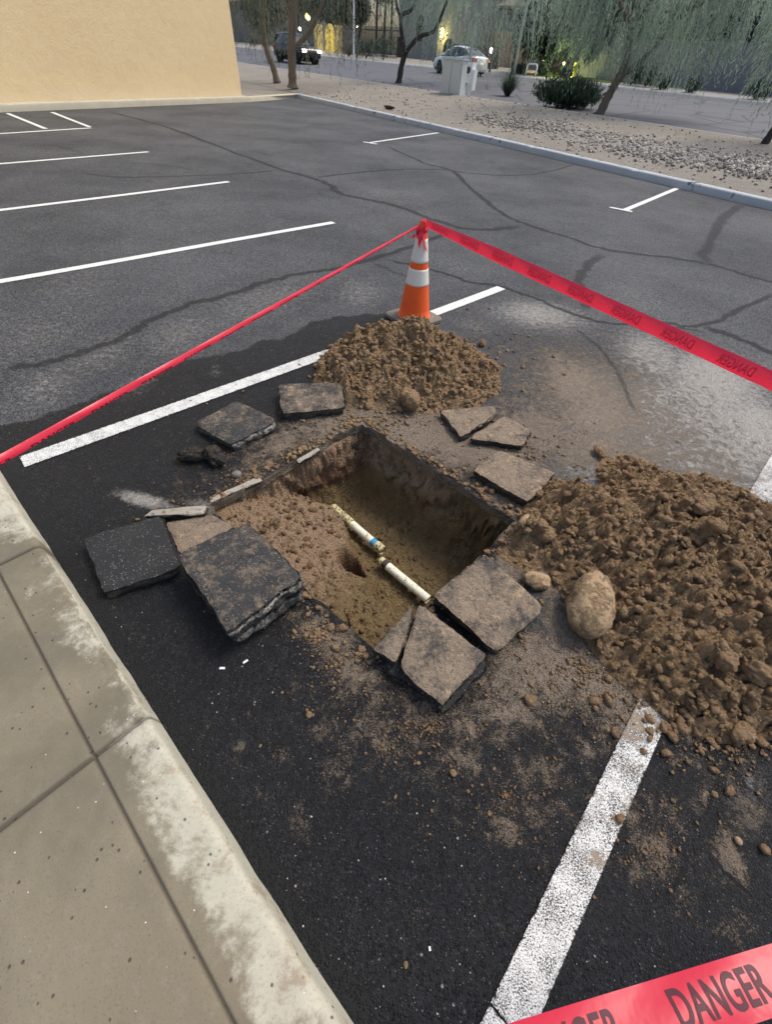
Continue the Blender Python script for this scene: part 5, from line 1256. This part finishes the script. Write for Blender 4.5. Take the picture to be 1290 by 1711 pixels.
# lamps across the street
def lamp(x, y, v_, r, mat, label, post=True, energy=0, h=None):
    p = col(x, v_); zt = zat(p, y); root = thing('street_lamp' if zt-p.z > 2 else 'garden_lamp', tuple(p), label, 'lamp')
    MK('globe', MB().lathe([(.01, -r), (r*.7, -r*.7), (r, 0), (r*.7, r*.7), (.01, r)], (p.x, p.y, zt), 12), mat, root, tuple(p), True)
    MK('post', MB().tube([p, Vector((p.x, p.y, zt-r))], [.06, .04], 8), FENCE, root, tuple(p))
    if energy:
        ld = bpy.data.lights.new('garden_light', 'POINT'); ld.energy = energy; ld.color = (1, .82, .35); ld.shadow_soft_size = .1; lo = bpy.data.objects.new('garden_light', ld); COL.objects.link(lo); lo.location = (p.x, p.y, zt+.35)
for x, y, v_, r, mt, lab, e in ((556, 52, 22, .17, WHITEL, 'small white light above the lit gateway, leftmost of a pair', 0), (570, 50, 22, .20, WHITEL, 'small white light above the lit gateway, rightmost of a pair', 0), (517, 28, 26, .36, YELL, 'tall yellow light glowing between the left trees', 0), (503, 48, 26, .18, WHITEL, 'white light low between the left trees', 0), (908, 56, 20, .16, WHITEL, 'white lamp at the left edge of the dark tree', 0), (961, 72, 20, .22, WHITEL, 'bright lamp left of the orange-lit posts', 0), (973, 75, 24, .10, WHITEL, 'faint lamp just right of the bright lamp', 0), (1101, 92, 19, .17, WHITEL, 'white lamp seen through the willow fringe', 0), (1274, 93, 19, .19, WHITEL, 'bright lamp above the grey wall at the right edge', 0), (596, 44, 30, .12, WHITEL, 'tiny lamp right of the thin white pole', 0), (860, 66, 22, .14, WHITEL, 'small white light left of the tall grey pole', 0), (817, 84, 18, .16, WHITEL, 'small white light at the right of the white car', 0)):
    lamp(x, y, v_, r, mt, lab, energy=e)
LITP = emis('lit_column_material', (1, .52, .20), .9)
COLM = plain('lit_column_plaster_material', (.6, .36, .2), .8)
for x, y0, y1, lab in ((978, 84, 116, 'orange-lit porch post, left of its twin'), (1001, 86, 114, 'orange-lit porch post, right of its twin')):
    p = col(x, 21); z1 = zat(p, y0); root = thing('lit_post', tuple(p), lab, 'post'); MK('shaft', MB().tube([p, Vector((p.x, p.y, z1-.2))], [.14, .14], 10), COLM, root, tuple(p)); MK('lamp_head', MB().lathe([(.02, -.2), (.15, -.15), (.15, .1), (.02, .16)], (p.x, p.y, z1), 10), WARM, root, tuple(p))
    ld = bpy.data.lights.new('post_light', 'POINT'); ld.energy = 30; ld.color = (1, .6, .25); ld.shadow_soft_size = .1; lo = bpy.data.objects.new('post_light', ld); COL.objects.link(lo); q = p-rn*.4; lo.location = (q.x, q.y, z1-.5)
# lawn with hydrant
LAWN = plain('lawn_material', (.075, .13, .03), .95, .1, .3, 6)
la = col(860, ROADW+2.2); lb = col(1010, ROADW+2.2); Wl = (lb-la).dot(rd)
ribbon('lawn', lambda s, t: (lambda q: Vector((q.x, q.y, zg((q-GN_a).dot(rn))+.03)))(la+rd*s+rn*t), 0, Wl, 30, [0, 2, 4, 6, 6.7], LAWN)
p = col(957, ROADW+3.2); hy = thing('hydrant', tuple(p), 'yellow hydrant in the glow on the far lawn', 'hydrant'); HYM = plain('hydrant_yellow_material', (.75, .66, .08), .5)
MK('barrel', MB().lathe([(.16, 0), (.16, .06), (.11, .08), (.11, .55), (.14, .56), (.14, .60), (.11, .66), (.05, .74), (.01, .75)], tuple(p), 16), HYM, hy, tuple(p), True); MK('outlet', MB().tube([p+Vector((-.2, 0, .42)), p+Vector((.2, 0, .42))], .055, 10), HYM, hy, tuple(p))
ld = bpy.data.lights.new('lawn_light', 'POINT'); ld.energy = 120; ld.color = (.95, 1, .35); ld.shadow_soft_size = .15; lo = bpy.data.objects.new('lawn_light', ld); COL.objects.link(lo); q = p-rn*.5-rd*.6; lo.location = (q.x, q.y, p.z+.9)
gl = thing('garden_lamp', (q.x, q.y, p.z), 'short lawn lamp beside the yellow hydrant', 'lamp'); MK('post', MB().tube([Vector((q.x, q.y, p.z)), Vector((q.x, q.y, p.z+.55))], .03, 8), FENCE, gl, (q.x, q.y, p.z)); MK('globe', MB().lathe([(.01, 0), (.07, .03), (.07, .12), (.01, .15)], (q.x, q.y, p.z+.55), 10), YELL, gl, (q.x, q.y, p.z+.55))
ld = bpy.data.lights.new('lawn_light', 'POINT'); ld.energy = 110; ld.color = (1, .75, .35); ld.shadow_soft_size = .15; lo = bpy.data.objects.new('lawn_light', ld); COL.objects.link(lo); q = col(905, ROADW+6); lo.location = (q.x, q.y, q.z+.9)
gl = thing('garden_lamp', tuple(q), 'short path lamp at the left end of the lit lawn', 'lamp'); MK('post', MB().tube([q, q+Vector((0, 0, .5))], .03, 8), FENCE, gl, tuple(q)); MK('globe', MB().lathe([(.01, 0), (.07, .03), (.07, .12), (.01, .15)], tuple(q+Vector((0, 0, .5))), 10), WARM, gl, tuple(q))
# white bent pipe
WHT = plain('white_painted_metal_material', (.74, .76, .76), .5, .4, .08, 6)
p = col(878, ROADW+1.2); q = p+rd*.7
bp = MB().tube([p, p+Vector((0, 0, .40)), p+Vector((0, 0, .52))+rd*.05, p+Vector((0, 0, .56))+rd*.16, q+Vector((0, 0, .56)), q+Vector((0, 0, .52))+rd*.10, q+Vector((0, 0, .4))+rd*.14, q+rd*.14], .045, 10)
tag(MK('pipe_rail', bp, WHT, origin=tuple(p), smooth=True), 'white bent pipe hoop at the far kerb left of the lawn', 'pipe rail')
# poles
p = col(591, ROADW+1.0); tag(MK('light_pole', MB().tube([p, Vector((p.x, p.y, zat(p, -40)))], [.085, .07], 10), WHT, origin=tuple(p)), 'thin white pole at the far kerb beside the dark fence', 'pole')
GALV = plain('galvanised_metal_material', (.40, .43, .45), .5, .5, .12, 4); RUST = plain('rusty_dark_pole_material', (.09, .06, .05), .8, .2, .4, 4)
p = col(858, ROADW+1.0); tp_ = Vector((p.x, p.y, zat(p, -40))); tag(MK('light_pole', MB().tube([p, p.lerp(tp_, .97), tp_], [.10, .075, .07], 10), GALV, origin=tuple(p), smooth=True), 'tall grey pole at the far kerb right of the white car', 'pole')
p = col(855.5, ROADW+1.3); zt = zat(p, 55); tag(MK('wooden_post', MB().tube([p, Vector((p.x, p.y, zt))], [.13, .11], 10), RUST, origin=tuple(p)), 'dark rusty post just left of the tall grey pole', 'post')
p = col(818, ROADW+1.0); tag(MK('wooden_post', MB().tube([p, Vector((p.x, p.y, zat(p, 70)))], [.08, .06], 8), RUST, origin=tuple(p)), 'slim dark post right behind the white car', 'post')
# utility cabinet, meter pedestal and post
CAB = N('cabinet_paint_material', .5, .4); v = CAB.pos; CAB = CAB.out(CAB.mix(CAB.mr(CAB.noise(3, 6, .7, CAB.mapv((1, 1, .3), v)), .55, .8, 0, .5), (.52, .57, .58), (.36, .38, .37)))
p0 = at(734, 164, .33)
for _ in range(8): p0 = at(734, 164, stripz(p0))
ZC = p0.z; p1 = at(766, 168.5, ZC); ax_ = (p1-p0); ax_.z = 0; wcb = ax_.length; ax_.normalize(); ay_ = Vector((-ax_.y, ax_.x, 0))
if ay_.y < 0: ay_ = -ay_
hc = zat(p0, 98)-ZC
def cbox(s0, s1, v0, v1, z0, z1):
    mb = MB(); c = [p0+ax_*s0+ay_*v0, p0+ax_*s1+ay_*v0, p0+ax_*s1+ay_*v1, p0+ax_*s0+ay_*v1]; return mb.prism([(q.x, q.y) for q in c], z0, z1)
cabt = thing('utility_cabinet', tuple(p0), 'pale grey metal utility cabinet standing on the planted strip', 'utility cabinet')
MK('plinth', cbox(-.05, wcb+.05, -.05, .37, ZC-.3, ZC+.06), SKERB, cabt, tuple(p0)); MK('body', cbox(0, wcb, 0, .32, ZC+.05, ZC+hc), CAB, cabt, tuple(p0)); MK('roof', cbox(-.04, wcb+.04, -.05, .36, ZC+hc, ZC+.04+hc), CAB, cabt, tuple(p0))
d_ = MK('door', cbox(.05, wcb*.47, -.02, .0, ZC+.12, ZC-.08+hc), CAB, cabt, tuple(p0)); MK('handle', cbox(wcb*.40, wcb*.44, -.05, -.02, ZC+hc*.45, ZC+hc*.65), RUST, d_, tuple(p0))
d_ = MK('door', cbox(wcb*.5, wcb-.05, -.02, .0, ZC+.12, ZC-.08+hc), CAB, cabt, tuple(p0)); MK('handle', cbox(wcb*.53, wcb*.56, -.05, -.02, ZC+hc*.7, ZC+hc*.8), RUST, d_, tuple(p0))
m0 = at(776, 167, ZC); pm = thing('meter_pedestal', tuple(m0), 'narrow white meter box on two legs beside the utility cabinet', 'meter box')
hb_ = zat(m0, 138); ht_ = zat(m0, 104)
def mbox(s0, s1, v0, v1, z0, z1):
    mb = MB(); c = [m0+ax_*s0+ay_*v0, m0+ax_*s1+ay_*v0, m0+ax_*s1+ay_*v1, m0+ax_*s0+ay_*v1]; return mb.prism([(q.x, q.y) for q in c], z0, z1)
MK('meter_box', mbox(-.20, .26, -.1, .18, hb_, ht_), WHT, pm, tuple(m0)); MK('side_box', mbox(.26, .38, -.06, .16, hb_-.22, ht_-.2), WHT, pm, tuple(m0))
MK('meter_dial', MB().tube([m0+ax_*.08-ay_*.10+Vector((0, 0, ht_-.3-.25)), m0+ax_*.08-ay_*.17+Vector((0, 0, ht_-.3-.25))], .10, 14), RUST, pm, tuple(m0))
for s_ in (-.12, .14): MK('leg', mbox(s_-.05, s_+.05, 0, .1, .15, hb_), WHT, pm, tuple(m0))
MK('leg', mbox(-.30, -.22, 0, .08, .15, hb_-.25), WHT, pm, tuple(m0))
pp = at(777, 160, .32); pt_ = Vector((pp.x, pp.y, zat(pp, 78))); pt2 = Vector((pp.x, pp.y, zat(pp, 38)))
rt_ = thing('metal_post', tuple(pp), 'thin grey metal post rising behind the meter box', 'post'); MK('sleeve', MB().tube([pp, pt_], .065, 10), GALV, rt_, tuple(pp)); MK('tube', MB().tube([pt_, pt2], .035, 10), GALV, rt_, tuple(pt_))
# ------------------------------------------------------------------ background trees
def bgtree(x, v_, ytop, ybot, rad, label, seed, mat=DARKL, n_=700, tr=.2, lobn=5, ll=.35, lw=.16, droop=.3):
    p = col(x, v_); z1 = zat(p, ytop); z0 = zat(p, ybot); r = random.Random(seed); R_ = (z1-z0)/2; lob = []
    for k in range(lobn): lob.append(((p.x+r.uniform(-.5, .5)*rad, p.y+r.uniform(-.5, .5)*rad, z0+R_+r.uniform(-.4, .4)*R_), (rad*r.uniform(.45, .7), rad*r.uniform(.45, .7), R_*r.uniform(.45, .75))))
    return tree(p, [([p, p+Vector((r.uniform(-.2, .2), 0, (z0-p.z)*.5)), Vector((p.x+r.uniform(-.4, .4), p.y, z0+R_*.5))], tr, tr*.6)], lob, n_, (R_*.3, R_*.8), 9, ll, lw, mat, label, seed, bark=BARKD, droop=droop, inner=.3)
for i, a_ in enumerate([
    (570, 26, -30, 48, 4.2, 'dark leafy tree over the lit gateway'), (600, 26, -10, 42, 2.0, 'dark tree right of the thin white pole'), (440, 24, -40, 60, 4.2, 'dark tree across the street beyond the yellow wall'), (500, 30, -60, 40, 4.6, 'dark tree behind the straight trunk'), (925, 18, -10, 112, 3.6, 'dense dark evergreen in front of the grey house'), (955, 22, -30, 95, 3.8, 'second dark evergreen behind the weeping tree'), (1020, 24, -40, 100, 5.0, 'dark tree behind the weeping crown, left half'), (1120, 22, -40, 125, 5.2, 'dark tree behind the weeping crown, middle'), (1180, 26, -60, 112, 5.0, 'dark tree behind the weeping crown, right half'), (1285, 22, -20, 100, 3.2, 'dark tree at the right edge behind the low house'), (850, 40, -50, 60, 5.0, 'hazy tree behind the garage house'), (790, 44, -60, 40, 5.5, 'hazy tree above the white car')]):
    bgtree(*a_, 300+i, mat=DARKL if 'hazy' not in a_[5] else OLIVE, n_=420+int(a_[4]*90))
# palms against the sky
for i, (x, yt) in enumerate(((628, -15), (641, -5), (652, -18))):
    p = col(x, 44+i*4); z1 = zat(p, yt); root = thing('palm_tree', tuple(p), ('slim palm left of its two neighbours', 'slim palm between its two neighbours', 'slim palm nearest the forked tree')[i], 'palm tree', 'distant palms')
    MK('trunk', MB().tube([p, Vector((p.x, p.y, z1))], [.22, .16], 8), BARKD, root, tuple(p)); rg = np.random.default_rng(i); V_, F_, T = [], [], []
    for k in range(26):
        a = rg.uniform(0, 2*PI); el = rg.uniform(-.6, 1.1); d = Vector((math.cos(a), math.sin(a), 0)); sd_ = Vector((-d.y, d.x, 0)); k0 = len(V_)
        for j in range(5):
            t = j/4; c = Vector((p.x, p.y, z1))+d*(1.9*t*math.cos(el*.6))+Vector((0, 0, 1.2*t*math.sin(el)-1.1*t*t)); w = .28*math.sin(PI*min(1, t+.12))+.02; V_ += [tuple(c-sd_*w), tuple(c+sd_*w)]; T += [.3, .6]
        for j in range(4): F_.append((k0+2*j, k0+2*j+1, k0+2*j+3, k0+2*j+2))
    mk('crown', V_, F_, DARKL, root, tuple(p), attrs={'tint': T})
# ------------------------------------------------------------------ vehicles
TYRE = plain('tyre_material', (.02, .02, .021), .85); RIM = plain('wheel_rim_material', (.35, .36, .38), .35, .5, .1, 5, 0, .7); CGL = plain('car_glass_material', (.015, .018, .022), .08, .7)
def car(p, heading, L, W_, st, cab, paint, label, wheel_r, wb, cat, head_on=True, name='parked_car'):
    """st: (x along, z low, z belt, half width); cab: (x, z roof, half width at roof)"""
    root = thing(name, tuple(p), label, cat); f = Vector((math.cos(heading), math.sin(heading), 0)); l = Vector((-f.y, f.x, 0))
    def P(x, y, z): return tuple(Vector(p)+f*x+l*y+Vector((0, 0, z)))
    V_, F_ = [], []
    for (x, zl, zb, hw) in st:
        for (ky, kz) in ((-.86, 0), (-1, .18), (-1.0, .55), (-.97, .80), (-.90, .96), (-.6, 1.02), (0, 1.04), (.6, 1.02), (.90, .96), (.97, .80), (1, .55), (1, .18), (.86, 0)): V_.append(P(x, hw*ky, zl+(zb-zl)*kz))
    m_ = 13; F_ = [tuple(q) for q in grid_faces(len(st), m_)]+[tuple(reversed(range(m_))), tuple(range((len(st)-1)*m_, len(st)*m_))]+[(i*m_, (i+1)*m_, (i+1)*m_+12, i*m_+12) for i in range(len(st)-1)]
    MK('body', MB().add(V_, F_), paint, root, tuple(p), True)
    V_ = []
    for (x, zb, zr, hb, hr) in cab:
        for (y, z_) in ((-hb, zb), (-(hb*.35+hr*.65), zb+(zr-zb)*.6), (-hr, zr-.05), (-hr*.8, zr), (0, zr+.02), (hr*.8, zr), (hr, zr-.05), ((hb*.35+hr*.65), zb+(zr-zb)*.6), (hb, zb)): V_.append(P(x, y, z_))
    MK('windows', MB().add(V_, [tuple(q) for q in grid_faces(len(cab), 9)]), CGL, root, tuple(p), True)
    # roof skin and pillars
    V_ = []
    rc = [c for c in cab if c[2]-c[1] > .25]
    for (x, zb, zr, hb, hr) in rc:
        for y, z_ in ((-hr*1.02, zr-.07), (-hr*.8, zr+.012), (0, zr+.034), (hr*.8, zr+.012), (hr*1.02, zr-.07)): V_.append(P(x, y, z_))
    MK('roof', MB().add(V_, [tuple(q) for q in grid_faces(len(rc), 5)]), paint, root, tuple(p), True)
    for sgn in (-1, 1):
        mb = MB()
        for i in ([0, 1], [-1, -2]):
            a_, b2 = cab[i[0]], rc[0] if i[0] == 0 else rc[-1]; mp_ = MB(); mp_.tube([P(a_[0], sgn*a_[3]*1.0, a_[1]), P(b2[0], sgn*b2[4]*1.0, b2[2]-.03)], .045, 6); MK('pillar', mp_, paint, root, tuple(p))
        xm = (cab[0][0]+cab[-1][0])/2; mb.tube([P(xm, sgn*cab[1][3]*1.005, cab[1][1]), P(xm, sgn*cab[1][4]*1.0, rc[0][2]-.04)], .04, 6); MK('pillar', mb, paint, root, tuple(p))
        for wx in (wb/2, -wb/2):
            c = Vector(P(wx, sgn*(W_/2-.11), wheel_r)); MK('wheel_arch', MB().tube([c-l*sgn*.15, c+l*sgn*.100], wheel_r*1.16, 20), TYRE, root, tuple(c))
            o = MK('wheel', MB().tube([c-l*sgn*.12, c+l*sgn*.11, c+l*sgn*.125], [wheel_r, wheel_r, wheel_r*.9], 22), TYRE, root, tuple(c)); MK('rim', MB().tube([c+l*sgn*.10, c+l*sgn*.135, c+l*sgn*.14], [wheel_r*.66, wheel_r*.62, wheel_r*.2], 14), RIM, o, tuple(c))
    xf = st[-1][0]; xr = st[0][0]; zb = st[-2][2]
    for sgn in (-1, 1):
        c = P(xf-.12, sgn*st[-2][3]*.78, zb*.84); MK('headlight', MB().box(c, (.26, .34, .17), heading, .9), HEADL if head_on else CGL, root, c)
        c = P(xr+.14, sgn*st[1][3]*.84, st[1][2]*.84); MK('tail_light', MB().box(c, (.34, .36, .15), heading, .9), plain('tail_light_material', (.55, .03, .03), .3), root, c)
        c = P(cab[-1][0]-.35, sgn*(W_/2+.06), cab[1][1]+.04); MK('wing_mirror', MB().box(c, (.12, .2, .13), heading, .85), paint, root, c)
    c = P(xf-.02, 0, st[-1][1]+.22); MK('grille', MB().box(c, (.06, W_*.5, .16), heading), TYRE, root, c)
    c = P(xr+.0, 0, st[0][2]*.62); MK('number_plate', MB().box(c, (.05, .32, .14), heading), plain('plate_material', (.5, .5, .5), .5), root, c)
    c = P(0, 0, .24); MK('underbody', MB().box(c, (L*.86, W_*.86, .16), heading), TYRE, root, c)
    return root
WPAINT = plain('white_car_paint_material', (.70, .73, .76), .25, .5, .02, 1); BPAINT = plain('black_car_paint_material', (.012, .014, .018), .25, .5, .05, 1)
hd_l = math.atan2(-rd.y, -rd.x); hd_r = math.atan2(rd.y, rd.x)
pcar = (col(766, ROADW-1.6))
sedan = car(pcar, hd_l, 4.7, 1.84, [(-2.35, .32, .86, .72), (-2.22, .24, 1.0, .86), (-1.5, .22, 1.03, .92), (-.4, .20, .96, .92), (.9, .20, .94, .92), (1.7, .22, .86, .90), (2.2, .25, .74, .82), (2.36, .30, .58, .66)],
    [(-1.95, 1.0, 1.04, .76, .60), (-1.15, .98, 1.36, .82, .58), (-.3, .95, 1.46, .84, .60), (.3, .94, 1.44, .84, .60), (.75, .93, 1.28, .84, .60), (1.35, .90, .95, .80, .66)], WPAINT, 'white sedan on the far side of the street behind the utility cabinet', .33, 2.75, 'car', False)
sedan.scale = (.86, .86, .9)
psuv = (col(497, ROADW*.42))
car(psuv, hd_r+.02, 4.8, 1.92, [(-2.4, .40, 1.0, .82), (-2.3, .34, 1.12, .90), (-1.5, .30, 1.14, .96), (0, .30, 1.10, .96), (1.0, .30, 1.08, .96), (1.8, .32, 1.05, .93), (2.3, .36, .96, .86), (2.44, .42, .74, .76)],
    [(-2.25, 1.12, 1.20, .82, .70), (-2.05, 1.12, 1.70, .86, .66), (-.8, 1.10, 1.80, .88, .68), (.2, 1.08, 1.78, .88, .68), (.55, 1.08, 1.60, .88, .68), (1.15, 1.06, 1.12, .84, .72)], BPAINT, 'black vehicle with lit headlights coming along the street at left', .38, 2.8, 'car', True).scale = (.92, .92, .86)
